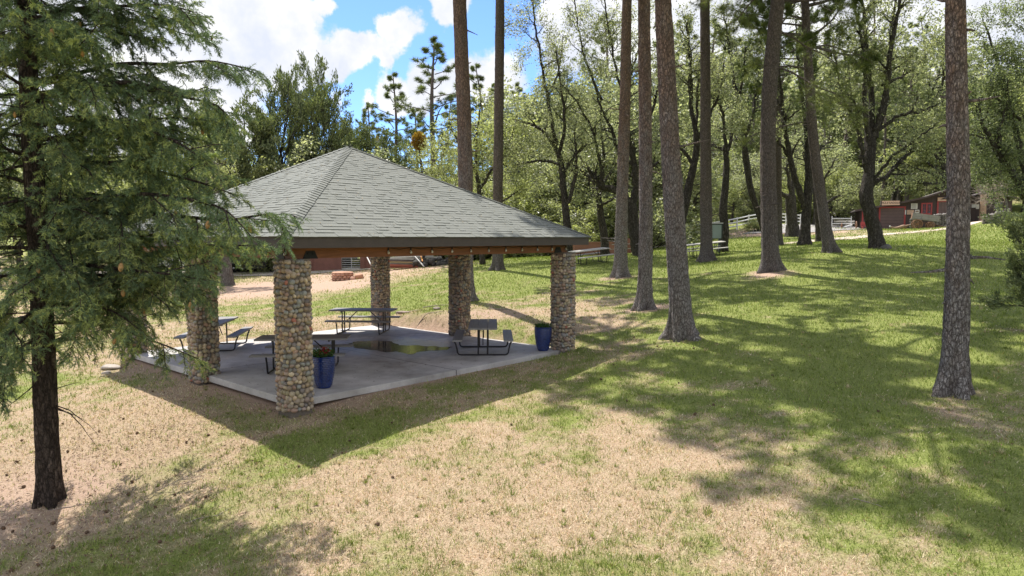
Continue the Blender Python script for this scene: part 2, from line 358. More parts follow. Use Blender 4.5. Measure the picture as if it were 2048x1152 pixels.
# grass blades: thickest near by, thinning with distance from where one stands
def make_grass(N=720000):
    r = np.random.RandomState(5)
    dist = 5.5 * (82 / 5.5) ** (r.rand(N) ** 1.02); az = (r.rand(N) - .5) * R(104)
    x, y = dist * np.sin(az), dist * np.cos(az)
    g, d = fields(x, y)
    clump = vnoise(x, y, 5.5, 41) * .6 + vnoise(x, y, 14, 43) * .4
    keep = (slab_dist(x, y) > .06) & (r.rand(N) > d * 1.25 - .15) & (r.rand(N) < .35 + 1.1 * clump)
    x, y, g, d, dist, clump = [q[keep] for q in (x, y, g, d, dist, clump)]; n = len(x)
    z = H(x, y)
    isg = r.rand(n) < .08 + .87 * sstep(.12, .90, g + (clump - .5) * .8)
    hgt = (.022 + .036 * r.rand(n)) * (.7 + .8 * clump) * np.where(isg, 1.2, .85) * (1 + np.maximum(dist - 12, 0) * .02)
    wid = (.0025 + .003 * r.rand(n)) * (1 + np.maximum(dist - 8, 0) * .09)
    ang = r.rand(n) * 2 * math.pi; lean = np.where(isg, .7, 1.5) * r.rand(n) + .15
    side = np.stack([np.cos(ang), np.sin(ang), np.zeros(n)], 1); la = r.rand(n) * 2 * math.pi
    tip = np.stack([np.cos(la) * lean * hgt, np.sin(la) * lean * hgt, hgt], 1)
    base = np.stack([x, y, z - .004], 1)
    V = np.stack([base - side * wid[:, None], base + side * wid[:, None], base + tip], 1).reshape(-1, 3)
    t = r.rand(n)[:, None]; q = (r.rand(n)[:, None] - .5)
    dryc = np.array([.28, .21, .12]) * (1 - t) + np.array([.90, .80, .58]) * t
    olive = (r.rand(n) < .30 * sstep(.15, .6, g))[:, None]; dryc = np.where(olive, np.array([.33, .31, .13]) * (.6 + .8 * t), dryc); warm = r.rand(n)[:, None] < .14; dryc = np.where(warm, dryc * np.array([.95, .72, .58]), dryc)
    grnc = np.array([.105, .155, .03]) * (1 - t) + np.array([.36, .42, .115]) * t
    col = np.where(isg[:, None], grnc, dryc) * (1 + q * .3)
    m = MB(); m.add(V, np.arange(n * 3).reshape(-1, 3), np.repeat(np.clip(col, 0, 1), 3, 0))
    K = 2600; dk = 5.6 * (26 / 5.6) ** r.rand(K); ak = (r.rand(K) - .5) * R(96); tx, ty = dk * np.sin(ak), dk * np.cos(ak); tg, td = fields(tx, ty)     # taller tufts and weeds
    ok = (slab_dist(tx, ty) > .15) & (td < .5) & (r.rand(K) < .25 + .6 * fbm(tx, ty, .7, 71)); tx, ty = tx[ok], ty[ok]; K = len(tx); nb = 22; tz = H(tx, ty)
    rep = lambda q: np.repeat(q, nb); la = r.rand(K * nb) * 6.283; rad = rep(.02 + .05 * r.rand(K)) * np.sqrt(r.rand(K * nb)); hh = rep(.035 + .045 * r.rand(K) ** 2) * r.uniform(.6, 1.2, K * nb)
    b0 = np.stack([rep(tx) + np.cos(la) * rad, rep(ty) + np.sin(la) * rad, rep(tz)], 1); sd = np.stack([-np.sin(la), np.cos(la), 0 * la], 1) * r.uniform(.003, .007, (K * nb, 1))
    tp = b0 + np.stack([np.cos(la) * hh * r.uniform(.1, 1.1, K * nb), np.sin(la) * hh * r.uniform(.1, 1.1, K * nb), hh], 1); tt = r.rand(K * nb, 1); kind = rep(r.rand(K))[:, None]
    tc_ = np.where(kind < .72, np.array([.11, .15, .03]) * (1 - tt) + np.array([.33, .37, .11]) * tt, np.array([.34, .27, .15]) * (1 - tt) + np.array([.72, .62, .42]) * tt)
    m.add(np.stack([b0 - sd, b0 + sd, tp], 1).reshape(-1, 3), np.arange(3 * K * nb).reshape(-1, 3), np.repeat(tc_, 3, 0))
    o = m.build('grass', M_grass); o['kind'] = 'stuff'; o['label'] = 'short lawn grass, dry tan in front and green up the slope'
make_grass()

# draped roads and paths
def ribbon(name, pts, w, mat, n=60, lift=.02):
    P = np.asarray(pts, float); t = np.linspace(0, len(P) - 1, n)
    X = np.interp(t, range(len(P)), P[:, 0]); Y = np.interp(t, range(len(P)), P[:, 1]); Wd = np.interp(t, range(len(P)), np.broadcast_to(w, (len(P),)))
    for _ in range(6):
        X[1:-1] = (X[:-2] + X[1:-1] * 2 + X[2:]) / 4; Y[1:-1] = (Y[:-2] + Y[1:-1] * 2 + Y[2:]) / 4
    T = unit(np.stack([np.gradient(X), np.gradient(Y)], 1)); Nn = np.stack([-T[:, 1], T[:, 0]], 1)
    k = 9; s = np.linspace(-.5, .5, k)
    wob = 1 + .12 * (vnoise(X, Y, .8, 3) - .5)
    vx = X[:, None] + Nn[:, :1] * s * (Wd * wob)[:, None]; vy = Y[:, None] + Nn[:, 1:] * s * (Wd * wob)[:, None]
    vz = H(vx.ravel(), vy.ravel()).reshape(vx.shape) + lift
    m = MB(); i, j = np.meshgrid(np.arange(n - 1), np.arange(k - 1), indexing='ij')
    m.add(np.stack([vx, vy, vz], -1).reshape(-1, 3), np.stack([i * k + j, i * k + j + 1, (i + 1) * k + j + 1, (i + 1) * k + j], -1).reshape(-1, 4))
    o = m.build(name, mat, smooth=True); o['kind'] = 'structure'
M_path = plain('sandy_path', (.55, .45, .36), .95, nscale=1.2, namt=.15, bmp=.3)
M_gravel = plain('pink_gravel', (.47, .41, .37), .95, nscale=.6, namt=.2, bmp=.4)
M_asph = plain('worn_grey_drive', (.30, .28, .27), .9, nscale=.5, namt=.15)
def gp(px, Y): return at_y(px, 476, Y)[:2]
ribbon('path', [gp(1540, 44), gp(1600, 47), (gp(1680, 53)), gp(1760, 58), gp(1850, 63), gp(1900, 67), gp(1960, 74)], 1.3, M_path, 80, .03)
ribbon('drive', [gp(1545, 66), gp(1600, 70), gp(1660, 76), gp(1700, 88), gp(1690, 110)], [6, 8, 10, 8, 6], M_asph, 60, .05)
ribbon('road', [(-48, 56), (-30, 55), (-18, 54), (-8, 58), (2, 62), (14, 62)], [7, 6, 5.5, 5, 6, 6], M_gravel, 80, .04)
# ------------------------------------------------------------------ pavilion
def mat_shingle():
    m, nt, b = newmat('grey_green_shingles')
    a = nd(nt, 'ShaderNodeAttribute', _attribute_name='col').outputs['Color']
    co = coords(nt, 'Object'); n = noise(nt, co, 90, 3, .7); n2 = noise(nt, co, .9, 4)
    c = mixc(nt, 1.0, a, ramp(nt, n, [(.3, (.72, .72, .72)), (.7, (1.2, 1.2, 1.2))]), 'MULTIPLY')
    c = mixc(nt, .35, c, mixc(nt, 1.0, c, ramp(nt, n2, [(.35, (.86, .88, .85)), (.65, (1.07, 1.06, 1.03))]), 'MULTIPLY'))
    L(nt, c, b.inputs['Base Color']); b.inputs['Roughness'].default_value = .92; b.inputs['Specular IOR Level'].default_value = .2
    bump(nt, b, n, .5, .004); return m
M_shingle = mat_shingle()
def mat_concrete():
    m, nt, b = newmat('stained_concrete')
    co = coords(nt, 'Object'); n1 = noise(nt, co, .55, 5, .6); n2 = noise(nt, co, 3.1, 5); n3 = noise(nt, co, 45, 3)
    c = ramp(nt, n1, [(.34, (.23, .215, .20)), (.5, (.49, .47, .445)), (.66, (.70, .67, .64))])
    c = mixc(nt, .45, c, ramp(nt, n2, [(.3, (.30, .275, .255)), (.65, (.52, .50, .475))]))
    c = mixc(nt, .3, c, mixc(nt, 1.0, c, ramp(nt, n3, [(.3, (.7, .7, .7)), (.7, (1.2, 1.2, 1.2))]), 'MULTIPLY'))
    # control joints scored at the middle of the slab each way, and rain-wet ground round the puddle
    s = nt.nodes.new('ShaderNodeSeparateXYZ'); L(nt, nt.nodes.new('ShaderNodeTexCoord').outputs['Object'], s.inputs[0])
    j = None
    for ax in 'XY':
        ab = nd(nt, 'ShaderNodeMath', _operation='ABSOLUTE'); L(nt, s.outputs[ax], ab.inputs[0])
        lt = nd(nt, 'ShaderNodeMath', _operation='LESS_THAN'); L(nt, ab.outputs[0], lt.inputs[0]); lt.inputs[1].default_value = .012
        j = lt if j is None else (lambda q: (L(nt, j.outputs[0], q.inputs[0]), L(nt, lt.outputs[0], q.inputs[1]), q)[-1])(nd(nt, 'ShaderNodeMath', _operation='MAXIMUM'))
    c = mixc(nt, j.outputs[0], c, (.06, .055, .05))
    px, py = at_z(800, 692, 0)[:2]; dx, dy = px - PCX, py - PCY
    lx, ly = dx * PU[0] + dy * PU[1], dx * PV[0] + dy * PV[1]
    mp = nd(nt, 'ShaderNodeMapping', _vector_type='POINT'); mp.inputs['Location'].default_value = (-lx, -ly, 0); L(nt, nt.nodes.new('ShaderNodeTexCoord').outputs['Object'], mp.inputs['Vector'])
    ln = nd(nt, 'ShaderNodeVectorMath', _operation='LENGTH'); L(nt, mp.outputs[0], ln.inputs[0])
    ad = nd(nt, 'ShaderNodeMath', _operation='MULTIPLY_ADD'); L(nt, n2, ad.inputs[0]); ad.inputs[1].default_value = 3.0; L(nt, ln.outputs['Value'], ad.inputs[2])
    damp = ramp(nt, ad.outputs[0], [(.0, (1, 1, 1)), (1, (0, 0, 0))])
    mr = nd(nt, 'ShaderNodeMapRange'); mr.inputs[1].default_value = 3.9; mr.inputs[2].default_value = 2.7; L(nt, ad.outputs[0], mr.inputs[0])
    c = mixc(nt, mr.outputs[0], c, mixc(nt, 1.0, c, (.55, .53, .52), 'MULTIPLY'))
    L(nt, c, b.inputs['Base Color']); 
    rr = nd(nt, 'ShaderNodeMapRange'); L(nt, mr.outputs[0], rr.inputs[0]); rr.inputs[3].default_value = .75; rr.inputs[4].default_value = .3; L(nt, rr.outputs[0], b.inputs['Roughness'])
    bump(nt, b, n3, .25, .004); return m
M_conc = mat_concrete()
M_fascia = plain('brown_grey_fascia', (.07, .055, .048), .6, nscale=5, namt=.15)
M_beam = plain('stained_timber', (.215, .08, .033), .55, nscale=4, namt=.3, scale=(.5, .5, 6))
M_soffit = plain('soffit_boards', (.22, .11, .055), .7, nscale=5, namt=.2)
M_stone = plain('river_stones', (.95, .95, .95), .65, nscale=9, namt=.16, bmp=.25, attr=True, spec=.35)
M_mortar = plain('mortar', (.15, .125, .105), .95, nscale=30, namt=.25, bmp=.4)
M_strap = plain('black_iron', (.02, .02, .022), .5, .6, namt=.2)
M_steel = plain('dark_steel_tube', (.035, .032, .033), .4, .5, namt=.2, bmp=0)
M_top = plain('weathered_grey_boards', (.235, .225, .215), .55, nscale=6, namt=.2, scale=(.35, 6, 6))

pav_root = thing('picnic_pavilion', 'open picnic pavilion with grey shingle hip roof on six river stone pillars', 'pavilion', (PCX, PCY, 0), PTH)
# slab (local frame: x along PU, y along PV)
m = MB()
r0 = random.Random(3)
def slab_part(x0, x1, y0, y1, z0, z1): m.box(((x0 + x1) / 2, (y0 + y1) / 2, (z0 + z1) / 2), (x1 - x0, y1 - y0, z1 - z0))
slab_part(-4.08, 4.08, -4.08, 4.08, -.135, 0)
slab = m.build('slab', M_conc, pav_root)
bv = slab.modifiers.new('b', 'BEVEL'); bv.width = .012; bv.segments = 2
# river stone pillars
STONE_COLS = [(.38, .30, .22), (.44, .36, .27), (.32, .26, .20), (.27, .25, .23), (.48, .37, .25), (.37, .25, .19), (.29, .29, .26), (.42, .33, .28), (.54, .45, .32), (.23, .20, .18), (.37, .32, .21)]
def pillar_mesh(seed, name, parent, half=.235, z0=-.17, z1=2.62):
    r = np.random.RandomState(seed); m = MB(); v, f = ICO1
    rc = .075                                    # rounded corners
    per = 8 * (half - rc) + 2 * math.pi * rc
    def at(s):
        s %= per
        seg = 2 * (half - rc); arc = math.pi * rc / 2
        for k in range(4):
            a0 = k * math.pi / 2; nrm = np.array([math.cos(a0), math.sin(a0)]); tan = np.array([-nrm[1], nrm[0]])
            if s < seg: return nrm * half + tan * (s - seg / 2), nrm
            s -= seg
            if s < arc:
                a = a0 + s / rc; n = np.array([math.cos(a), math.sin(a)])
                return (nrm + tan) * (half - rc) + n * rc, n
            s -= arc
        return nrm * half, nrm
    z = z0 + .05; row = 0
    while z < z1 - .03:
        h = r.uniform(.074, .100); s = r.rand() * .1; end = s + per
        while s < end - .05:
            w = r.uniform(.062, .122)
            zz = z + r.uniform(-.022, .022) + .012 * math.sin(s * 6 + row)
            p, n = at(s + w / 2); t = np.array([-n[1], n[0]])
            big = r.uniform(.92, 1.12)
            if r.rand() < .06: big = 1.3
            sc = np.array([w * .485 * big, r.uniform(.04, .06), h * .52 * big * r.uniform(.85, 1.15)])
            rot = r.uniform(-.55, .55); q = v + .10 * np.sin(v[:, [1, 2, 0]] * 2.3 + r.rand(3) * 6)
            q = q * sc; ct, st = math.cos(rot), math.sin(rot)
            q = np.stack([q[:, 0] * ct - q[:, 2] * st, q[:, 1], q[:, 0] * st + q[:, 2] * ct], 1)
            w3 = np.stack([q[:, 0] * t[0] + q[:, 1] * n[0] + p[0], q[:, 0] * t[1] + q[:, 1] * n[1] + p[1], q[:, 2] + min(max(zz, z0 + .03), z1 - .05)], 1)
            c = np.array(STONE_COLS[r.randint(len(STONE_COLS))]) * r.uniform(.75, 1.2)
            if r.rand() < .012: c = np.array([.42, .17, .12])
            m.add(w3, f, c)
            s += w * .93
        z += h * .93; row += 1
    o = m.build(name, M_stone, parent, smooth=True)
    c = MB(); c.box((0, 0, (z0 + .02 + z1) / 2), (half * 2 - .01, half * 2 - .01, z1 - z0 - .02)); c.box((0, 0, -.34), (half * 2 - .03, half * 2 - .03, .42))
    k = c.build('mortar_core', M_mortar, o)
    return o
pl = [pillar_mesh(11, 'pillar', pav_root), pillar_mesh(12, 'pillar', pav_root), pillar_mesh(13, 'pillar', pav_root)]
def dup_part(o, parent):
    c = o.copy(); C.objects.link(c); c.parent = parent
    for g in list(o.children):
        d = g.copy(); C.objects.link(d); d.parent = c
    return c
spots = [(-PH - .06, -PH - .06), (PH + .02, -PH - .02), (-PH - .0, PH + .02), (PH, PH), (-PH - .06, -.27), (PH, .02)]
for k, (a, b) in enumerate(spots):
    o = pl[k] if k < 3 else dup_part(pl[k % 3], pav_root)
    o.location = (a, b, 0); o.rotation_euler = (0, 0, [0, 1.5708, 3.14159, 1.5708, 3.14159, 0][k])
# beams: four timbers that butt at the corners
ZB0, ZB1 = 2.62, 2.94
for k in range(4):
    m = MB(); ln = 2 * PH + .17
    m.box((0, 0, 0), (ln - .34 if k % 2 else ln, .17, ZB1 - ZB0)); 
    o = m.build('beam', M_beam, pav_root); a = k * math.pi / 2
    o.location = (math.sin(a) * PH, -math.cos(a) * PH, (ZB0 + ZB1) / 2); o.rotation_euler = (0, 0, a)
    for s in (-1, 1):     # iron saddle at each beam end
        m = MB(); sg = s * (PH - .30 if k % 2 else PH - .30)
        for sy in (-.092, .092):
            m.prism([(sg - .16, -.165), (sg + .16, -.165), (sg + .09, -.02), (sg - .09, -.02)], sy - .005, sy + .005)
            for bx in (-.05, .05): m.box((sg + bx, sy + math.copysign(.012, sy), -.07), (.025, .015, .025))
        m.build('iron_saddle', M_strap, o)
# roof
EH, ZE, ZA = PH + .514, 3.031, 5.37
SLOPE = math.atan2(ZA - ZE, EH); SLEN = math.hypot(ZA - ZE, EH)
def roof_face_pts(k):
    """local frame of roof face k: (s along eave, t up slope, n out) -> pavilion-local"""
    a = k * math.pi / 2
    ex = np.array([math.cos(a), math.sin(a), 0]); out = np.array([math.sin(a), -math.cos(a), 0])
    up = -out * math.cos(SLOPE) + np.array([0, 0, math.sin(SLOPE)]); n = out * math.sin(SLOPE) + np.array([0, 0, math.cos(SLOPE)])
    o = out * EH + np.array([0, 0, ZE])
    return o, ex, up, n
rr = np.random.RandomState(8); mS = MB()
COURSE = .128
for k in range(4):
    o, ex, up, n = roof_face_pts(k)
    T = lambda s, t, h: o + ex * s + up * t + n * h
    nc = int(SLEN / COURSE)
    for i in range(nc + 1):
        t0 = i * COURSE - .03 * (i == 0); t1 = min((i + 1) * COURSE + .03, SLEN)
        hw = lambda t: EH * (1 - t / SLEN)
        s = -hw(t0) - rr.rand() * .3
        run = rr.uniform(.9, 1.08)
        while s < hw(t0):
            w = rr.choice([.08, .11, .15, .19, .24]) * rr.uniform(.85, 1.15)
            a0, a1 = max(s, -hw(t0)), min(s + w, hw(t0)); b0, b1 = max(s, -hw(t1)), min(s + w, hw(t1))
            s += w
            if a1 - a0 < .02: continue
            if b1 <= b0: b0 = b1 = np.clip((a0 + a1) / 2, -hw(t1), hw(t1))
            th = rr.choice([.004, .012], p=[.6, .4]); tt = t0 + rr.uniform(-.004, .004)
            if b1 - b0 < .001: b1 = b0 + .001
            P = [T(a0, tt, .005 + th), T(a1, tt, .005 + th), T(b1, t1, .004), T(b0, t1, .004), T(a0, tt, -.002), T(a1, tt, -.002)]
            c = np.array([.203, .211, .194]) * rr.uniform(.965, 1.03) * (1 + (run - 1) * .12)
            if th > .01: c = c * 1.01
            mS.add(P, [np.array([(0, 1, 2, 3), (4, 5, 1, 0)]), np.array([(4, 0, 3), (1, 5, 2)])], c)
roof = mS.build('roof', M_shingle, pav_root)
m = MB()
for k in range(4):
    o, ex, up, n = roof_face_pts(k)
    P = [o - ex * EH - n * .03, o + ex * EH - n * .03, np.array([0, 0, ZA - .034]), o - ex * EH - n * .012, o + ex * EH - n * .012, np.array([0, 0, ZA - .014])]
    m.add(P, [np.array([(2, 1, 0), (3, 4, 5)])])
m.build('roof_deck', M_soffit, roof)
for k in range(4):        # overlapping hip caps
    a = k * math.pi / 2 - math.pi / 4
    d = np.array([math.sin(a), -math.cos(a), 0]); foot = d * EH * math.sqrt(2) + np.array([0, 0, ZE]); top = np.array([0, 0, ZA])
    ax = top - foot; ln = np.linalg.norm(ax); ax = ax / ln
    sd = np.array([-d[1], d[0], 0]); m = MB(); t = -.05; i = 0
    o1, e1, u1, n1 = roof_face_pts(k); o2, e2, u2, n2 = roof_face_pts((k - 1) % 4)
    wl = unit(e1 - ax * e1.dot(ax)); wr = unit(-e2 - ax * e2.dot(ax))
    if wl.dot(n1) > 0: pass
    while t < ln - .02:
        t1 = min(t + .19, ln + .03); w0 = .135 * rr.uniform(.95, 1.05); up0 = .034 + .0 * i; c = np.array([.203, .211, .195]) * rr.uniform(.92, 1.08)
        n = unit(n1 + n2)
        P = []
        for tt, hh, ww in ((t, .034, w0), (t1, .016, w0 * .98)):
            b = foot + ax * tt
            P += [b + wl * ww + n1 * (hh - .004), b + n * hh * 1.05, b + wr * ww + n2 * (hh - .004)]
        for b_, s_ in ((t, 1),):
            b = foot + ax * t
            P += [b + wl * w0, b + n * 0, b + wr * w0]
        m.add(P, [np.array([(0, 1, 4, 3), (1, 2, 5, 4), (6, 7, 1, 0), (7, 8, 2, 1)])], c)
        t += .143; i += 1
    m.build('hip_cap', M_shingle, roof)
for k in range(4):        # fascia boards and soffit
    m = MB(); ln = 2 * EH - .02
    m.box((0, 0, 0), (ln if k % 2 == 0 else ln - .06, .03, .195)); m.box((0, .02, .1), (ln - .2, .02, .01))
    o = m.build('fascia', M_fascia, pav_root); a = k * math.pi / 2
    o.location = (math.sin(a) * (EH - .03), -math.cos(a) * (EH - .03), ZE - .115); o.rotation_euler = (0, 0, a)
m = MB(); q = EH - .05
for k in range(4):
    a = k * math.pi / 2; c_, s_ = math.cos(a), math.sin(a); rot = lambda p: np.array([p[0] * c_ - p[1] * s_, p[0] * s_ + p[1] * c_, p[2]])
    i_ = PH - .09
    m.add([rot((-q, -q, 2.925)), rot((q, -q, 2.925)), rot((i_, -i_, 2.955)), rot((-i_, -i_, 2.955))], np.array([(3, 2, 1, 0)]))
m.build('soffit', M_soffit, pav_root)

# string lights hung along the front and left beams
M_wire = plain('black_wire', (.015, .015, .015), .6, bmp=0)
M_glass, nt, b = newmat('clear_bulb'); b.inputs['Base Color'].default_value = (.86, .84, .78, 1); b.inputs['Roughness'].default_value = .08; b.inputs['Transmission Weight'].default_value = .55; b.inputs['IOR'].default_value = 1.45
def string_lights(k, label, n, s0, s1):
    a = k * math.pi / 2; ex = np.array([math.cos(a), math.sin(a), 0]); out = np.array([math.sin(a), -math.cos(a), 0])
    f = lambda s, z: ex * s + out * (PH + .115) + np.array([0, 0, z])
    t = thing('string_lights', label, 'lights', (PCX, PCY, 0), PTH)
    cord = []; xs_ = np.linspace(s0, s1, n); P = []
    for i in range(n):
        P.append(f(xs_[i], 2.80))
        if i < n - 1: P.append(f((xs_[i] + xs_[i + 1]) / 2, 2.765))
    m = MB(); m.tube(P, .006, 5); m.build('cord', M_wire, t)
    for i in range(n):
        m = MB(); m.lathe([(.006, .0), (.014, -.004), (.015, -.05), (.012, -.055)], 8, f(xs_[i], 2.80)); o = m.build('socket', M_wire, t)
        m = MB(); m.lathe([(.010, -.05), (.020, -.07), (.028, -.095), (.025, -.115), (.012, -.13), (.002, -.134)], 10, f(xs_[i], 2.80)); m.build('bulb', M_glass, o, smooth=True)
string_lights(0, 'string of clear bulbs on the beam facing the lawn', 11, -1.9, 4.0)
string_lights(3, 'string of clear bulbs on the beam behind the fir branches', 12, -3.9, 3.9)

# ------------------------------------------------------------------ picnic tables
def planks(m, L_, w, z, n, th=.04, y0=0):
    pw = w / n
    for i in range(n): m.box((0, y0 - w / 2 + pw * (i + .5), z - th / 2), (L_, pw - .008, th), col=(1, 1, 1))
def make_table(label, group, L_=2.03, wood=M_top, legs=M_steel):
    t = thing('picnic_table', label, 'picnic table', (0, 0, 0), 0, group)
    m = MB(); planks(m, L_, .74, .745, 3); o = m.build('tabletop', wood, t)
    for x in (-.62, .62):
        m = MB(); m.box((x, 0, .688), (.04, .70, .03)); m.build('cross_batten', legs, o)
    for s in (-1, 1):
        m = MB(); planks(m, L_, .25, .445, 1, y0=s * .645); m.build('seat', wood, t)
    for x in (-.66, .66):
        m = MB(); rr_ = .021
        P = [(x, -.74, .40), (x, -.70, .395), (x, -.60, .30), (x, -.545, .16), (x, -.53, .07), (x, -.50, .032), (x, -.44, .022), (x, 0, .022), (x, .44, .022), (x, .50, .032), (x, .53, .07), (x, .545, .16), (x, .60, .30), (x, .70, .395), (x, .74, .40)]
        P[0:2] = [(x, -.56, .402), (x, -.62, .36)]; P[-2:] = [(x, .62, .36), (x, .56, .402)]
        P = [(x, -.74, .402), (x, -.73, .37), (x, -.69, .28), (x, -.66, .16), (x, -.65, .08), (x, -.62, .035), (x, -.56, .022), (x, 0, .022), (x, .56, .022), (x, .62, .035), (x, .65, .08), (x, .66, .16), (x, .69, .28), (x, .73, .37), (x, .74, .402)]
        m.tube(P, rr_, 8); m.build('ground_frame', legs, t, smooth=True)
        for y in (-.12, .12):
            m = MB(); m.tube([(x, y, .04), (x, y, .675)], .021, 8); m.build('leg', legs, t)
    for s in (-1, 1):
        m = MB(); m.tube([(s * .66, .0, .27), (s * .18, 0, .70)], .014, 6); m.build('brace', legs, t)
    return t
GT = 'picnic tables under the pavilion'
tabs = [('grey picnic table end-on beside the right blue planter pillar', -.76, 18.35, R(91.5)), ('grey picnic table at the back of the slab beyond the puddle', -4.72, 22.1, R(-4)),
        ('grey picnic table behind the nearest stone pillar', -4.77, 15.87, R(5)), ('grey picnic table near the left edge behind the middle pillar', -8.1, 18.95, R(98))]
tb = make_table(tabs[0][0], GT)
for i, (lb, x, y, a) in enumerate(tabs):
    o = tb if i == 0 else dup(tb, (0, 0, 0), 0, None, lb)
    o.location = (x, y, .002); o.rotation_euler = (0, 0, a)
M_pale = plain('pale_weathered_boards', (.42, .40, .37), .7, nscale=6, namt=.2, scale=(.35, 6, 6))
tb2 = make_table('pale picnic table on the lawn beside the green notice board', 'picnic tables out on the lawn', 2.3, M_pale)
def slope_place(o, x, y, a):
    z = h1(x, y); gx_ = (h1(x + .6, y) - h1(x - .6, y)) / 1.2; gy_ = (h1(x, y + .6) - h1(x, y - .6)) / 1.2
    n = Vector((-gx_, -gy_, 1)).normalized(); q = Vector((0, 0, 1)).rotation_difference(n)
    o.rotation_mode = 'QUATERNION'; o.rotation_quaternion = q @ Euler((0, 0, a)).to_quaternion(); o.location = (x, y, z)
for i, (lb, px, Y, a) in enumerate([(None, 1410, 40.0, R(3)), ('pale picnic table on the lawn just past the pavilion eave', 1180, 38.2, R(28)), ('pale picnic table half hidden behind the leaning oak trunk', 1262, 45.5, R(10))]):
    o = tb2 if i == 0 else dup(tb2, (0, 0, 0), 0, None, lb)
    x, y = gp(px, Y); slope_place(o, x, y, a)

# ------------------------------------------------------------------ blue glazed planters
def mat_glaze():
    m, nt, b = newmat('cobalt_glaze'); co = coords(nt, 'Object'); n = noise(nt, co, 22, 4)
    L(nt, ramp(nt, n, [(.3, (.005, .014, .08)), (.7, (.011, .035, .175))]), b.inputs['Base Color']); b.inputs['Roughness'].default_value = .12; b.inputs['Coat Weight'].default_value = .6; b.inputs['Coat Roughness'].default_value = .06
    return m
M_glaze = mat_glaze(); M_soil = plain('potting_soil', (.05, .035, .025), .95)
def leaf_cards(m, c, dirs, nrm, ln, wd, col, mi=0):
    """rhombus leaves: c (n,3) base points, dirs leaf axis, nrm rough facing"""
    n = len(c); d = unit(dirs); s = unit(np.cross(d, nrm)); ln = np.broadcast_to(ln, (n,))[:, None]; wd = np.broadcast_to(wd, (n,))[:, None]
    up = np.cross(s, d)
    V = np.stack([c, c + d * ln * .45 + s * wd / 2 + up * ln * .06, c + d * ln, c + d * ln * .45 - s * wd / 2 + up * ln * .06], 1).reshape(-1, 3)
    m.add(V, np.arange(4 * n).reshape(-1, 4), np.repeat(col, 4, 0), mi)
def rsph(r, n): return unit(r.randn(n, 3))
def make_pot(label, seed, flowers):
    r = np.random.RandomState(seed); t = thing('planter', label, 'planter')
    prof = [(.125, 0), (.14, .01), (.155, .05), (.175, .14)] + [(.175 + .055 * math.sin((z - .14) / .42 * math.pi * .5), z) for z in np.linspace(.16, .56, 26)] + [(.232, .58), (.236, .60), (.225, .605), (.236, .62), (.238, .64), (.222, .645), (.205, .62), (.20, .59), (.02, .585)]
    def rm(z, th):
        row = np.floor(z / .036); u = th * 11 / math.pi + (row % 2) * .5
        w = np.abs(np.sin(u * math.pi)) ; zz = (z / .036) % 1
        return .009 * w * np.sin(zz * math.pi) * ((z > .05) & (z < .575))
    prof2 = []
    for a, b_ in zip(prof[:-1], prof[1:]):
        k = max(1, int(abs(b_[1] - a[1]) / .006)); prof2 += [(a[0] + (b_[0] - a[0]) * i / k, a[1] + (b_[1] - a[1]) * i / k) for i in range(k)]
    prof2.append(prof[-1])
    m = MB(); m.lathe(prof2, 96, rmod=rm); m.build('pot', M_glaze, t, smooth=True)
    m = MB(); m.lathe([(.001, .60), (.203, .598)], 24); o = m.build('soil', M_soil, t)
    n = 420; a = r.rand(n) * 6.28; q = np.sqrt(r.rand(n)) * .2
    c = np.stack([q * np.cos(a), q * np.sin(a), .59 + r.rand(n) * (.17 if flowers else .11)], 1)
    d = unit(np.stack([np.cos(a) * .6, np.sin(a) * .6, r.rand(n) * 1.2], 1) + r.randn(n, 3) * .5)
    col = np.array([.06, .11, .03])[None] * (.6 + r.rand(n, 1) * 1.2)
    m = MB(); leaf_cards(m, c, d, rsph(r, n), .055, .03, col); m.build('foliage', M_broad, t)
    if flowers:
        for k in range(5):
            m = MB(); n2 = 40; cc = np.array([.03 + .03 * k - .06, .02 * (k % 3) - .05, .72 + .03 * (k % 3)]) + r.randn(n2, 3) * .022
            leaf_cards(m, cc, rsph(r, n2), rsph(r, n2), .03, .025, np.array([.45, .05, .06])[None] * (.6 + r.rand(n2, 1) * .7)); m.build('flower', M_broad, t)
    return t
p = make_pot('blue glazed pot with red flowers beside the nearest stone pillar', 3, True); p.location = (*at_z(648, 775, 0)[:2], 0)
p = make_pot('blue glazed pot with low green plant at the right-hand pillar', 4, False); p.location = (*at_z(1086, 701, 0)[:2], 0)

# ------------------------------------------------------------------ puddle on the slab
def puddle():
    m, nt, b = newmat('rain_water'); b.inputs['Base Color'].default_value = (.03, .028, .025, 1); b.inputs['Roughness'].default_value = .10; b.inputs['Specular IOR Level'].default_value = .5; b.inputs['IOR'].default_value = 1.33
    out = [(694, 691), (704, 683), (745, 681), (782, 682), (800, 690), (838, 690), (872, 693), (905, 695), (895, 699), (858, 701), (815, 708), (792, 702), (768, 704), (740, 699), (715, 697)]
    P = np.array([at_z(x, y, .003) for x, y in out]); n = 120
    t = np.linspace(0, len(P), n, endpoint=False); X = np.interp(t, range(len(P) + 1), np.append(P[:, 0], P[0, 0])); Y = np.interp(t, range(len(P) + 1), np.append(P[:, 1], P[0, 1]))
    X += (vnoise(X, Y, 4, 2) - .5) * .22; Y += (vnoise(X, Y, 4, 9) - .5) * .25
    q = MB(); q.add(np.stack([X, Y, np.full(n, .003)], 1), np.arange(n)[None, ::-1])
    o = q.build('puddle', m); o['kind'] = 'structure'
    for p_ in o.data.polygons:
        if p_.normal.z < 0: o.data.flip_normals(); break
puddle()
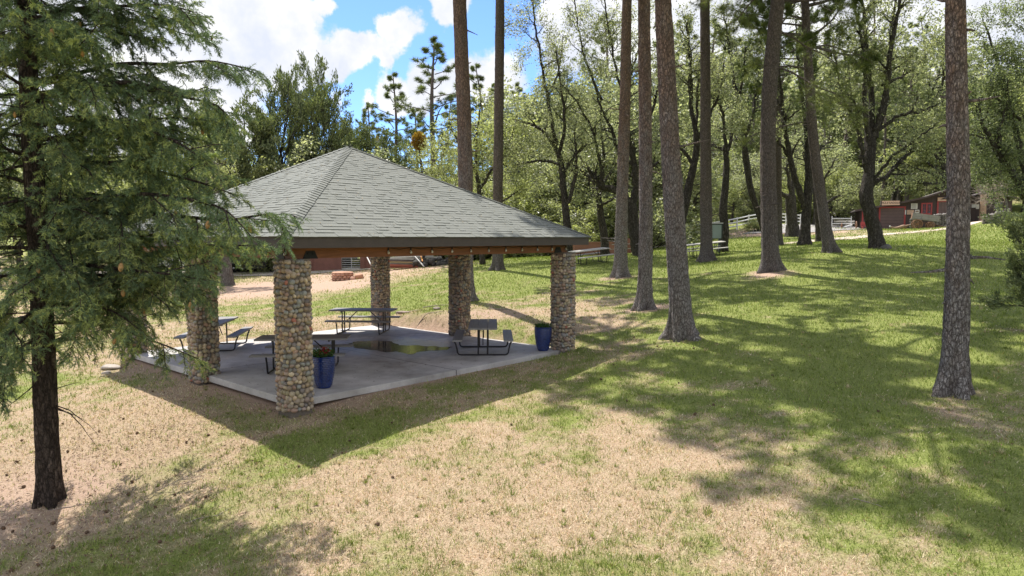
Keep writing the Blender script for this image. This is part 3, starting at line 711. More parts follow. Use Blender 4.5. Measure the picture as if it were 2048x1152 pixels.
# ------------------------------------------------------------------ tree kit
def tris_needles(m, c, d, ln, wd, col, r, mi=0):
    n = len(c); s = unit(np.cross(d, rsph(r, n))); wd = np.broadcast_to(wd, (n,))[:, None]; ln = np.broadcast_to(ln, (n,))[:, None]
    V = np.stack([c - s * wd / 2, c + s * wd / 2, c + d * ln], 1).reshape(-1, 3)
    m.add(V, np.arange(3 * n).reshape(-1, 3), np.repeat(col, 3, 0), mi)
def tufts(m, c, ax, r, n=26, ln=.17, wd=.006, col=(.09, .13, .05), var=.45, mi=0, spread=.95):
    N = len(c); cc = np.repeat(c, n, 0) ; aa = np.repeat(ax, n, 0)
    d = unit(aa * r.uniform(.15, 1.1, (N * n, 1)) + rsph(r, N * n) * spread)
    cc = cc + aa * r.uniform(-.06, .02, (N * n, 1))
    tone = np.repeat(1 + (r.rand(N, 1) - .5) * 2 * var, n, 0); yel = np.repeat(r.rand(N, 1), n, 0)
    colr = np.array(col)[None] * tone * (1 + yel * np.array([.35, .18, -.1])) * (1 + (r.rand(N * n, 1) - .5) * .3)
    tris_needles(m, cc, d, ln * r.uniform(.75, 1.15, N * n), wd, np.clip(colr, .005, 1), r, mi)
def rot_about(v, ang, azim, r=None):
    """tilt unit v by ang in a direction azim"""
    ref = np.array([0, 0, 1.]) if abs(v[2]) < .9 else np.array([1., 0, 0])
    a = np.cross(v, ref); a /= np.linalg.norm(a); b = np.cross(v, a)
    return v * math.cos(ang) + (a * math.cos(azim) + b * math.sin(azim)) * math.sin(ang)
def grow(r, p, d, ln, r0, lv, P, out):
    n = P['seg'][lv]; st = ln / n; pts = [np.array(p, float)]; d = np.array(d, float)
    for _ in range(n):
        d = d + r.randn(3) * P['wob'][lv]; d[2] += P['trop'][lv]; d /= np.linalg.norm(d); pts.append(pts[-1] + d * st)
    pts = np.array(pts); rad = np.linspace(r0, max(r0 * P['tap'], .004), n + 1)
    out['br'].append((pts, rad, lv))
    spawn(r, pts, rad, ln, lv, P, out)
def spawn(r, pts, rad, ln, lv, P, out):
    if lv == P['max']: out['tip'].append(pts); return
    k = P['kids'][lv]; n = len(pts) - 1
    for j in range(k):
        t = P['from'][lv] + (1 - P['from'][lv]) * (j + r.rand()) / k
        i = min(int(t * n), n - 1); f = t * n - i; q = pts[i] * (1 - f) + pts[i + 1] * f; dd = unit(pts[i + 1] - pts[i])
        cd = rot_about(dd, P['ang'][lv] * r.uniform(.7, 1.3), r.rand() * 6.283)
        grow(r, q, cd, ln * P['rat'][lv] * (1.15 - .55 * t) * r.uniform(.75, 1.25), max(.004, np.interp(t * n, range(n + 1), rad) * P['rr']), lv + 1, P, out)
    out['tip'].append(pts[-2:])
def tubes(m, out, minr=.006, k0=9, mi=0, col=(1, 1, 1), jit=True):
    for pts, rad, lv in out['br']:
        k = max(3, k0 - 3 * lv)
        if rad[0] < minr: k = 3
        m.tube(pts, rad, k, col, mi, cap=False)
def smooth_line(ctrl, n):
    P = np.asarray(ctrl, float); t = np.linspace(0, len(P) - 1, n); i = np.clip(t.astype(int), 0, len(P) - 2); f = (t - i)[:, None]
    p0 = P[np.clip(i - 1, 0, None)]; p1 = P[i]; p2 = P[i + 1]; p3 = P[np.clip(i + 2, None, len(P) - 1)]
    return .5 * (2 * p1 + (p2 - p0) * f + (2 * p0 - 5 * p1 + 4 * p2 - p3) * f ** 2 + (3 * p1 - p0 - 3 * p2 + p3) * f ** 3)
def bark_jit(seed, amp=.05, lob=5):
    def f(P, th):
        z = P[:, 2:3]; t = th[None, :]
        k = np.zeros((len(P), len(th)))
        x = np.cos(t) * 2.2 + seed; y = np.sin(t) * 2.2
        k += (vnoise(x + 0 * z, y + z * .5, 2.2, seed) - .5) * 1.4 + (vnoise(x * 2.1 + 0 * z, y * 2.1 + z * 1.6, 2.5, seed + 1) - .5) * 1.2 + (vnoise(np.cos(t) * 9 + seed + 0 * z, np.sin(t) * 9 + z * 5, 1.6, seed + 2) - .5) * 1.0
        return 1 + amp * k
    return f
def trunk_mesh(ctrl, r_base, r_top, seed, k=40, step=.09, flare=.62, amp=.085, flare_h=.75, gaps=True):
    """tapered trunk through ctrl points (local); root flare at its foot"""
    ln = sum(np.linalg.norm(np.subtract(a, b)) for a, b in zip(ctrl[:-1], ctrl[1:])); n = max(8, int(ln / step))
    P = smooth_line(ctrl, n); t = np.linspace(0, 1, n); z = P[:, 2] - P[0, 2]
    rad = (r_base * (1 - t) + r_top * t) * (1 + flare * np.exp(-np.maximum(z - .1, 0) / flare_h * 2.2) * .75)
    bj = bark_jit(seed, amp)
    def jit(PP, th):
        zz = (PP[:, 2:3] - PP[0, 2])
        root = np.exp(-np.maximum(zz, 0) / flare_h * 2) * .36 * (np.cos(th[None, :] * 5 + seed) + .6 * np.cos(th[None, :] * 3 + seed * 2))
        return bj(PP, th) + root
    m = MB(); m.tube(P, rad, k, jitter=jit)
    return m, P, rad

# --- canopy of a tall pine (built once around its own axis, hung on several trunks)
def pine_canopy(seed, h0, h1, rmax, nlimb, tuft_n, nl, wd, ln=.2, col=(.11, .155, .06), shape=lambda t: math.sin(math.pi * (t * .8 + .16)) ** .8, droop=-.05, dens=1.0):
    r = np.random.RandomState(seed); m = MB(); cs = []; ax = []
    for i in range(nlimb):
        t = (i + r.rand()) / nlimb; z = h0 + (h1 - h0) * t; az = i * 2.4 + r.rand() * .8; L_ = rmax * shape(t) * r.uniform(.65, 1.15)
        if L_ < .3: L_ = .3
        el = -.15 + .75 * t + r.randn() * .12
        d = np.array([math.cos(az) * math.cos(el), math.sin(az) * math.cos(el), math.sin(el)])
        P = dict(seg=[6, 4, 2], wob=[.10, .16, .2], trop=[.02, .04, .06], tap=.25, kids=[max(3, int(L_ * 2.3 * dens)), 3], rat=[.42, .5], ang=[.75, .7], rr=.5, max=2)
        P['from'] = [.35, .3]; out = dict(br=[], tip=[])
        grow(r, (0, 0, z), d, L_, .025 + .013 * L_, 0, P, out)
        tubes(m, out, k0=6, mi=0)
        for pts in out['tip']:
            q = pts[-1]; a = unit(pts[-1] - pts[0]); cs.append(q); ax.append(a)
            for _ in range(tuft_n - 1):
                f = r.rand(); cs.append(pts[0] * (1 - f) + pts[-1] * f + r.randn(3) * .05); ax.append(unit(a + r.randn(3) * .5))
    cs.append(np.array([0, 0, h1 + .2])); ax.append(np.array([0, 0, 1.]))
    tufts(m, np.array(cs), np.array(ax), r, nl, ln, wd, col, mi=1)
    return m
# three canopies shared by the tall foreground pines
_can = [pine_canopy(100 + i, 0, 10, 4.3, 34, 5, 24, .021, .25) .build('crown', [M_bark2, M_needle]) for i in range(3)]
for o in _can: C.objects.unlink(o)
def px_line(pts, Y, base_z=None):
    return [at_y(px, py, Y) for px, py in pts]
def tall_pine(label, base, Y, line, w0, w1, seed, canopy=0, ztop=21.0, can_from=9.5, can_scale=1.0, mat=M_bark, group='tall bare-trunked pines on the lawn', lean=0.0, stubs=True, hidden=False, limbs=()):
    """base: (px,py) of the foot; line: further (px,py) up to the top of the frame; w0,w1 widths in px at foot and at frame top"""
    x, y = gp(base[0], Y) if base[1] is None else at_y(base[0], base[1], Y)[:2]
    z = h1(x, y); t = thing('ponderosa_pine', label, 'tree', (x, y, z - .06), 0, group)
    pts = [np.array([x, y, z - .06])] + [at_y(px, py, Y + lean * (k + 1)) for k, (px, py) in enumerate(line)]
    d = unit(pts[-1] - pts[-2]); 
    while pts[-1][2] < ztop: pts.append(pts[-1] + (d * .75 + np.array([0, 0, .25])) * 2.5)
    pts = [p - np.array([x, y, z - .06]) for p in pts]
    r0, r1 = w0 / 2 / F * Y, w1 / 2 / F * Y
    nv = len(line); zt = pts[nv][2]; rt = max(.06, r0 + (r1 - r0) * (pts[-1][2] / zt))
    m, P, rad = trunk_mesh(pts, r0, rt, seed)
    r = np.random.RandomState(seed + 500)
    if stubs:                                   # dead branch stubs and knots
        for k in range(26):
            zz = r.uniform(1.6, 13); i = int(np.argmin(abs(P[:, 2] - zz))); az = r.rand() * 6.28; dv = np.array([math.cos(az), math.sin(az), r.uniform(-.2, .2)])
            q = P[i] + dv * rad[i] * .8; ls = r.uniform(.06, .16) if r.rand() < .75 else r.uniform(.3, .9)
            m.tube([q, q + dv * ls * .5, q + dv * ls + np.array([0, 0, r.uniform(-.08, .05)])], [.035, .022, .008], 5, cap=False)
    m.build('trunk', mat, t, smooth=True)
    c = _can[canopy].copy(); C.objects.link(c); c.parent = t
    i = int(np.argmin(abs(P[:, 2] - can_from))); c.location = P[i]; hgt = (P[-1, 2] - can_from)
    c.scale = (can_scale, can_scale, hgt / 10); c.rotation_euler = (0, 0, seed)
    if limbs:
        mm = MB(); cs = []; ax = []
        for zl, az, L_, el in limbs:
            i = int(np.argmin(abs(P[:, 2] - zl)))
            out = dict(br=[], tip=[]); PP = dict(seg=[7, 4, 3], wob=[.13, .16, .2], trop=[-.02, -.02, -.02], tap=.25, kids=[9, 3], rat=[.45, .5], ang=[.7, .7], rr=.5, max=2); PP['from'] = [.3, .3]
            grow(r, P[i], np.array([math.cos(az) * math.cos(el), math.sin(az) * math.cos(el), math.sin(el)]), L_, .05, 0, PP, out); tubes(mm, out, k0=6)
            for pts_ in out['tip']:
                a = unit(pts_[-1] - pts_[0])
                for q in range(3): f = r.rand() if q else 1.; cs.append(pts_[0] * (1 - f) + pts_[-1] * f); ax.append(unit(a + r.randn(3) * .35))
        tufts(mm, np.array(cs), np.array(ax), r, 30, .24, .007, (.15, .19, .075), mi=1)
        mm.build('low_limbs', [M_bark2, M_needle], t)
    return t
tall_pine('tall pine trunk rising right behind the pavilion roof', (931, None), 27.0, [(931, 400), (928, 240), (919, 0)], 30, 25, 1, 0, 28, 13.4, .95)
tall_pine('slimmer dark pine trunk farther behind the pavilion roof', (996, None), 38.0, [(996, 380), (998, 200), (1000, 0)], 20, 16, 2, 1, 29, 17.0, .9, mat=M_bark2)
tall_pine('slim pine trunk nearest the pavilion eave, on bare ground', (1240, 553), 32.4, [(1242, 480), (1247, 300), (1251, 150), (1254, 0)], 26, 17, 3, 2, 27, 14.8, .95)
tall_pine('straight pine trunk between the slim trunk and the thickest grey one', (1288, 618), 22.4, [(1291, 500), (1291, 300), (1288, 0)], 29, 22, 4, 0, 26, 12.2, 1.0)
tall_pine('thickest pine trunk, leaning, grey below and reddish above', (1366, 684), 17.8, [(1358, 560), (1347, 400), (1336, 200), (1326, 0)], 44, 31, 5, 1, 24, 10.6, 1.22)
tall_pine('dark pine trunk in front of the green notice board', (1413, 523), 37.0, [(1412, 400), (1411, 200), (1410, 0)], 24, 14, 6, 2, 28, 15.5, .9, mat=M_bark2)
tall_pine('dark swaying pine trunk with root flare mid lawn', (1541, 537), 28.0, [(1538, 440), (1536, 300), (1541, 150), (1556, 0)], 32, 25, 7, 0, 27, 12.6, 1.15, mat=M_bark2, limbs=[(9.5, 0.2, 3.6, -.1), (10.6, -.6, 4.0, 0), (11.5, 3.4, 3.2, -.1), (11.2, 2.6, 2.4, -.2), (8.2, -.2, 3.0, -.15), (12.2, .4, 4.4, .1), (12, 4.2, 3.5, 0)])
tall_pine('lone pine trunk standing closest on the right of the lawn', (1905, 793), 12.3, [(1912, 640), (1917, 400), (1914, 200), (1911, 0)], 47, 37, 8, 1, 22, 8.8, 1.2)
tall_pine('thin straight pine stem just behind the swaying trunk', (1557, 498), 43.0, [(1557, 400), (1556, 200), (1553, 0)], 14, 9, 9, 2, 22, 10, .8, mat=M_bark2)
tall_pine('leaning dark pine with needled branches beside the oaks', (1661, 504), 33.0, [(1646, 420), (1627, 280), (1616, 120), (1610, 0)], 22, 14, 10, 1, 22, 9.0, 1.0, mat=M_bark2, limbs=[(6.2, 2.9, 3.0, .05), (7.5, .3, 3.2, .1), (8.5, 3.6, 3.5, .1), (9.5, .2, 3.6, .2), (10.5, 2.6, 3.6, .2), (7.0, 4.4, 3.0, 0)])

# ------------------------------------------------------------------ oaks: limbs laid out by hand, twigs grown, leaves on twigs
def oak_leaves(m, tips, r, per, ln, wd, cols, spread=.19, mi=1):
    if not tips: return
    per = int(per * 1.55)
    c = []; d = []
    for pts in tips:
        n = per; f = r.rand(n); i = (f * (len(pts) - 1)).astype(int); g = (f * (len(pts) - 1) - i)[:, None]
        c.append(pts[i] * (1 - g) + pts[i + 1] * g + r.randn(n, 3) * spread); d.append(np.repeat(unit(pts[-1] - pts[0])[None], n, 0))
    tone = np.repeat(1 + (r.rand(len(tips), 1) - .5) * .7, per, 0)
    c = np.concatenate(c); d = np.concatenate(d); n = len(c)
    dirs = unit(d * .5 + rsph(r, n)); nrm = unit(rsph(r, n) * .8 + np.array([0, 0, 1.]))
    k = r.rand(n, 1); col = (np.array(cols[0])[None] * (1 - k) + np.array(cols[1])[None] * k) * tone
    leaf_cards(m, c, dirs, nrm, ln * r.uniform(.7, 1.3, n), wd * r.uniform(.7, 1.3, n), np.clip(col, .005, 1), mi)
OAKC = ((.14, .16, .09), (.44, .45, .32)); OAKD = ((.08, .105, .055), (.27, .30, .18)); YEL = ((.20, .225, .10), (.45, .47, .28))
def oak(label, Y, trunk, limbs, seed, per=20, cols=OAKC, mat=M_oakbark, group='oaks on the lawn', leaf=(.12, .065), kids=(5, 4), rl=1.0, name='oak_tree', fill=(), deep=1.0, wob=None, lmat=M_oakleaf):
    """trunk/limbs: lists of (px, py, half width px[, depth offset m])"""
    r = np.random.RandomState(seed)
    W = lambda q: at_y(q[0], q[1], Y + (q[3] if len(q) > 3 else 0))
    b = W(trunk[0]); z = h1(b[0], b[1]) - .08; org = np.array([b[0], b[1], z])
    t = thing(name, label, 'tree', org, 0, group)
    m = MB(); P = smooth_line([(W(q) - org) * np.array([1, 1, 1]) for q in trunk], 40); P[0, 2] = min(P[0, 2], 0)
    rad = np.interp(np.linspace(0, len(trunk) - 1, 40), range(len(trunk)), [q[2] / F * Y for q in trunk])
    rad *= 1 + .45 * np.exp(-(P[:, 2] - P[0, 2]) / .35)
    m.tube(P, rad, 20, jitter=bark_jit(seed, .13))
    m.build('trunk', mat, t, smooth=True)
    mm = MB(); tips = []
    PP = dict(seg=[6, 5, 4], wob=[.16, .22, .25], trop=[.03, .01, -.01], tap=.3, kids=list(kids) + [0], rat=[.42, .5, .5], ang=[.8, .8, .8], rr=.55, max=2); PP['from'] = [.25, .3, .3]
    lt = MB()
    for k, lm in enumerate(limbs):
        q0 = W(lm[0]); n = max(10, 6 * len(lm)); sgn = r.uniform(-1, 1)
        dep = np.linspace(0, 1, n) * sgn * 1.6 * deep
        L_ = smooth_line([W(q) - org for q in lm], n); L_[:, 1] += dep; L_[1:-1] += r.randn(n - 2, 3) * .03
        rd = np.interp(np.linspace(0, len(lm) - 1, n), range(len(lm)), [q[2] / F * Y for q in lm])
        lt.tube(L_, rd, 9, jitter=bark_jit(seed + k, .12), cap=False)
        out = dict(br=[], tip=[]); ln = sum(np.linalg.norm(L_[1:] - L_[:-1], axis=1)); PP['kids'][0] = kids[0]
        P2 = dict(PP); P2['from'] = [.35, .25, .3]; P2['rat'] = [min(.42, 1.5 / max(ln, .5)) * rl, .55, .5]
        P2['kids'] = [max(4, int(ln * kids[0] * .55)), kids[1], 0]
        spawn(r, L_, rd, ln, 0, P2, out); tubes(lt, out, k0=8, mi=0); tips += out['tip']
    for fx, fy, fr, nn in fill:     # leafy side shoots that reach into the gaps of the crown
        c = W((fx, fy)) - org; rad_ = fr / F * Y
        for _ in range(nn):
            q = c + rsph(r, 1)[0] * np.array([1, .9, 1]) * rad_ * r.rand() ** .5; dv = unit(q - c + np.array([0, 0, .2]) + r.randn(3) * .3)
            out = dict(br=[], tip=[]); P3 = dict(seg=[4, 3], wob=[.2, .2], trop=[0, 0], tap=.3, kids=[4, 0], rat=[.5, .5], ang=[.8, .8], rr=.6, max=1); P3['from'] = [.2, .2]
            grow(r, q, dv, .9 * r.uniform(.6, 1.3), .014, 0, P3, out); tubes(lt, out, k0=4); tips += out['tip']
    oak_leaves(lt, tips, r, per, leaf[0], leaf[1], cols)
    lt.build('crown', [mat, lmat], t)
    return t
# the oak in front of the workshop, with its fan of limbs
oak('spreading oak with a fan of upright limbs before the workshop', 35, [(1756, 500, 15), (1748, 455, 12.5), (1738, 420, 12.5), (1733, 390, 13), (1738, 350, 11), (1741, 300, 10), (1743, 270, 8)],
    [[(1733, 345, 5), (1722, 315, 4.5), (1706, 270, 4), (1697, 235, 3.5), (1686, 215, 2), (1660, 190, 1)], [(1741, 300, 6), (1728, 230, 5), (1722, 150, 4), (1712, 80, 3), (1695, 10, 2), (1690, -60, 1)],
     [(1742, 280, 6), (1744, 200, 5.5), (1735, 120, 4.5), (1728, 40, 3.5), (1722, -40, 2)], [(1743, 280, 6), (1758, 210, 5), (1762, 130, 4.5), (1766, 50, 3.5), (1772, -40, 2)],
     [(1745, 275, 6), (1772, 215, 4.5), (1780, 130, 4), (1790, 50, 3), (1800, -30, 2)], [(1738, 370, 6), (1752, 364, 5), (1775, 352, 4.5), (1792, 330, 4), (1815, 310, 3), (1832, 290, 1)],
     [(1743, 365, 4), (1752, 345, 3), (1778, 310, 2.5), (1810, 285, 2), (1845, 255, 1)], [(1746, 270, 4), (1790, 235, 3), (1835, 225, 2), (1875, 205, 1)], [(1765, 170, 3), (1810, 150, 2.5), (1850, 125, 2), (1890, 90, 1)],
     [(1705, 235, 3), (1680, 190, 2), (1668, 140, 1.5), (1655, 90, 1)]], 21, per=13, kids=(2.2, 4), rl=.9,
    fill=[(1850, 250, 50, 26), (1800, 60, 70, 26), (1870, 120, 45, 20), (1690, 110, 45, 16), (1850, 320, 40, 16), (1760, 160, 60, 16)], wob=1)
oak('two-armed oak forking low behind the leaning pine', 41, [(1609, 488, 11), (1611, 450, 9), (1614, 405, 8.5), (1618, 350, 7.5), (1616, 290, 6.5), (1612, 240, 5)],
    [[(1612, 415, 7), (1590, 370, 6), (1572, 300, 5), (1560, 240, 4), (1550, 170, 2.5), (1540, 100, 1)], [(1613, 250, 4), (1600, 180, 3), (1590, 110, 2), (1585, 50, 1)], [(1614, 250, 4), (1630, 180, 3), (1645, 110, 2), (1650, 60, 1)],
     [(1617, 340, 3), (1645, 300, 2.5), (1672, 280, 1.5), (1690, 275, .8)], [(1575, 310, 3), (1545, 280, 2), (1520, 270, 1)]], 22, per=14, kids=(2.4, 4))
oak('stout broken-topped oak trunk farther back on the lawn', 54, [(1586, 473, 13), (1584, 440, 10), (1582, 410, 10), (1582, 390, 9)],
    [[(1580, 395, 5), (1560, 385, 4), (1545, 370, 2), (1530, 360, 1)], [(1584, 393, 5), (1592, 340, 4), (1600, 290, 2), (1602, 240, 1)], [(1580, 392, 4), (1570, 340, 3), (1562, 290, 1.5)]], 23, per=16)
oak('slanting oak stem beside the leaning pine foot', 47, [(1641, 484, 8), (1637, 455, 6), (1634, 420, 6), (1630, 380, 5)],
    [[(1631, 385, 4), (1622, 330, 3), (1622, 270, 1.5)], [(1640, 415, 4), (1665, 400, 3), (1690, 388, 2), (1705, 380, 1)], [(1632, 390, 3), (1655, 340, 2), (1670, 310, 1)]], 24, per=16)
oak('curving oak stem rising behind the swaying pine', 45, [(1531, 470, 6), (1517, 425, 6), (1502, 380, 6), (1491, 310, 6), (1487, 270, 5), (1476, 200, 4)],
    [[(1477, 205, 4), (1468, 130, 3), (1462, 60, 2), (1455, 0, 1)], [(1489, 280, 3.5), (1505, 230, 3), (1515, 170, 2), (1520, 110, 1)], [(1488, 290, 3), (1465, 260, 2), (1440, 245, 1)], [(1478, 200, 3), (1490, 140, 2), (1496, 80, 1)]], 25, per=14, fill=[(1470, 120, 50, 10)])
oak('knobbly oak stem right behind the green notice board', 42, [(1446, 497, 9), (1449, 455, 8), (1446, 420, 8), (1450, 380, 7), (1453, 330, 6), (1450, 290, 4)],
    [[(1452, 310, 4), (1446, 250, 3), (1436, 200, 2), (1430, 150, 1)], [(1452, 320, 4), (1468, 270, 3), (1476, 220, 1.5)], [(1448, 300, 3), (1425, 285, 2), (1400, 280, 1)]], 26, per=14, fill=[(1430, 200, 45, 10)])
oak('oak slanting to the right from behind the thickest pine', 39, [(1352, 505, 9), (1362, 450, 8.5), (1374, 390, 8), (1385, 340, 7), (1393, 300, 6.5), (1392, 260, 5)],
    [[(1392, 270, 5), (1380, 200, 4), (1378, 120, 3), (1372, 50, 1.5)], [(1393, 280, 4), (1420, 230, 3), (1440, 180, 2), (1450, 120, 1)], [(1386, 330, 4), (1365, 300, 3), (1340, 285, 2), (1310, 280, 1)], [(1392, 265, 3), (1400, 190, 2.5), (1405, 110, 1.5)]], 27, per=15, fill=[(1385, 140, 55, 14), (1430, 260, 40, 10)])
oak('big leaning oak with a heavy fork beyond the slim pines', 43, [(1280, 518, 12), (1272, 480, 12), (1265, 440, 12), (1262, 415, 12), (1257, 395, 10)],
    [[(1260, 410, 9), (1245, 390, 8), (1228, 378, 7), (1205, 372, 5.5), (1188, 350, 4), (1170, 320, 2.5), (1140, 290, 1.2)], [(1262, 408, 8), (1272, 380, 7), (1268, 330, 6), (1258, 280, 5), (1252, 220, 4), (1262, 140, 2.5), (1255, 60, 1.2)],
     [(1266, 330, 4), (1240, 300, 4), (1225, 250, 3), (1205, 200, 2), (1190, 130, 1)], [(1262, 270, 4), (1300, 230, 3), (1320, 160, 2), (1330, 90, 1)], [(1205, 372, 4), (1200, 330, 3), (1180, 260, 2.5), (1150, 210, 1.5), (1120, 180, 1)],
     [(1270, 370, 4), (1310, 330, 3), (1345, 315, 1.5)], [(1205, 200, 2.5), (1175, 130, 2.2), (1160, 60, 1.6), (1150, -10, 1)], [(1252, 220, 3), (1230, 130, 2.4), (1215, 50, 1.6), (1205, -20, 1)], [(1262, 140, 2.2), (1285, 80, 1.8), (1295, 10, 1)]], 28, per=14, kids=(3.0, 4), rl=1.1, fill=[(1180, 190, 60, 26), (1130, 260, 55, 22), (1240, 130, 60, 22), (1080, 240, 45, 12), (1300, 260, 40, 12), (1170, 310, 40, 12), (1165, 70, 55, 18), (1220, 20, 50, 14), (1285, 60, 40, 10)], deep=1.3)
oak('crooked oak stem over the red wall beside the picnic tables', 47, [(1210, 511, 8), (1208, 470, 7.5), (1203, 440, 7), (1200, 415, 6), (1196, 385, 5.5)],
    [[(1197, 390, 5), (1175, 350, 4), (1150, 330, 3), (1120, 320, 1.5)], [(1197, 390, 4), (1205, 330, 3), (1200, 260, 2), (1195, 200, 1)], [(1200, 410, 3), (1225, 400, 2), (1245, 380, 1)]], 29, per=17, fill=[(1150, 380, 40, 10)])
oak('leafy oak with two dark stems beside the pavilion hip', 42, [(1136, 470, 8), (1132, 430, 7), (1127, 380, 6.5), (1122, 330, 6), (1115, 300, 5)],
    [[(1116, 305, 5), (1095, 270, 4), (1070, 250, 3), (1040, 240, 1.5)], [(1118, 310, 4), (1128, 250, 3), (1120, 180, 2), (1110, 110, 1)], [(1124, 350, 4), (1150, 310, 3), (1175, 290, 1.5)], [(1130, 420, 4), (1146, 370, 4), (1150, 320, 3), (1146, 270, 1.5)], [(1120, 330, 3), (1085, 320, 2.5), (1050, 325, 1.5), (1030, 330, 1)], [(1112, 290, 4), (1095, 200, 3), (1078, 110, 2.2), (1066, 30, 1.4), (1060, -20, 1)], [(1095, 200, 2.4), (1120, 130, 1.8), (1128, 60, 1)]], 30, per=15, kids=(3.0, 4), fill=[(1060, 300, 40, 18), (1090, 200, 45, 14), (1050, 370, 35, 10), (1075, 90, 50, 16), (1060, 20, 35, 8)])
# pale, yellow-green crowns behind the roof
PALE = dict(cols=YEL, group='pale yellow-green trees behind the pavilion', name='leafy_tree', leaf=(.13, .07), lmat=M_broad, mat=M_oakbark)
oak('pale yellow-green tree between the two trunks behind the roof', 44, [(965, 520, 5), (962, 440, 5), (958, 380, 4), (950, 330, 3)], [[(955, 350, 3), (925, 300, 2), (900, 250, 1)], [(958, 380, 3), (990, 330, 2.5), (1020, 280, 2), (1035, 230, 1)], [(952, 330, 3), (955, 270, 2), (965, 210, 1)], [(960, 420, 3), (920, 390, 2), (890, 370, 1)], [(962, 430, 3), (1010, 400, 2), (1040, 380, 1)]], 31, per=16, kids=(3.2, 4), rl=1.1,
    fill=[(960, 300, 40, 20), (900, 370, 40, 18), (1020, 330, 40, 18), (870, 320, 35, 10), (985, 240, 30, 8)], **PALE)
oak('pale feathery tree just right of the orange mistletoe', 52, [(880, 530, 4), (878, 450, 4), (872, 400, 3), (868, 360, 2)], [[(874, 400, 2.5), (850, 350, 2), (835, 310, 1)], [(870, 370, 2.5), (885, 320, 2), (900, 280, 1)], [(876, 430, 2.5), (910, 400, 2), (935, 380, 1)], [(877, 440, 2), (845, 410, 1.5), (815, 400, .8)]], 32, per=18, kids=(3.2, 4), fill=[(860, 330, 35, 14), (830, 380, 30, 12), (905, 330, 30, 10)], **PALE)
# dark oak on the right edge
oak('dark glossy-leaved oak overhanging from the right edge', 38, [(2075, 470, 14), (2070, 430, 13), (2060, 400, 12), (2040, 370, 10)],
    [[(2045, 375, 8), (2020, 345, 6), (1990, 310, 5), (1965, 275, 4), (1945, 240, 2.5), (1938, 200, 1.2)], [(2060, 400, 8), (2055, 330, 7), (2045, 250, 5), (2030, 170, 4), (2015, 90, 2.5), (2000, 20, 1.2)], [(2062, 390, 8), (2080, 300, 6), (2085, 200, 5), (2075, 100, 3), (2070, 0, 2)],
     [(2000, 320, 3), (1985, 270, 2.5), (1990, 210, 1.5), (1980, 160, 1)], [(2040, 240, 3), (2010, 220, 2.5), (1975, 190, 1)], [(2015, 340, 3), (1985, 350, 2), (1955, 345, 1)]], 33, per=17, cols=OAKD, kids=(3.2, 4), rl=1.1, fill=[(2010, 250, 55, 34), (2040, 60, 60, 34), (1965, 200, 35, 22), (2030, 150, 40, 22), (2040, 350, 40, 24), (1990, 130, 40, 20), (1990, 340, 35, 16), (1975, 290, 30, 14)])
oak('grey-barked oak beside the gravel road, seen under the left eave', 42, [(455, 570, 12), (453, 530, 10), (447, 490, 9), (440, 440, 7)], [[(446, 490, 5), (425, 460, 4), (400, 430, 3), (380, 390, 1)], [(440, 445, 6), (450, 390, 4), (440, 330, 2.5), (430, 280, 1)], [(450, 500, 5), (475, 460, 4), (500, 430, 2.5), (520, 400, 1)], [(441, 440, 4), (415, 380, 2.5), (400, 320, 1)]], 34, per=20, cols=YEL, mat=M_greybark, group='oaks on the lawn')
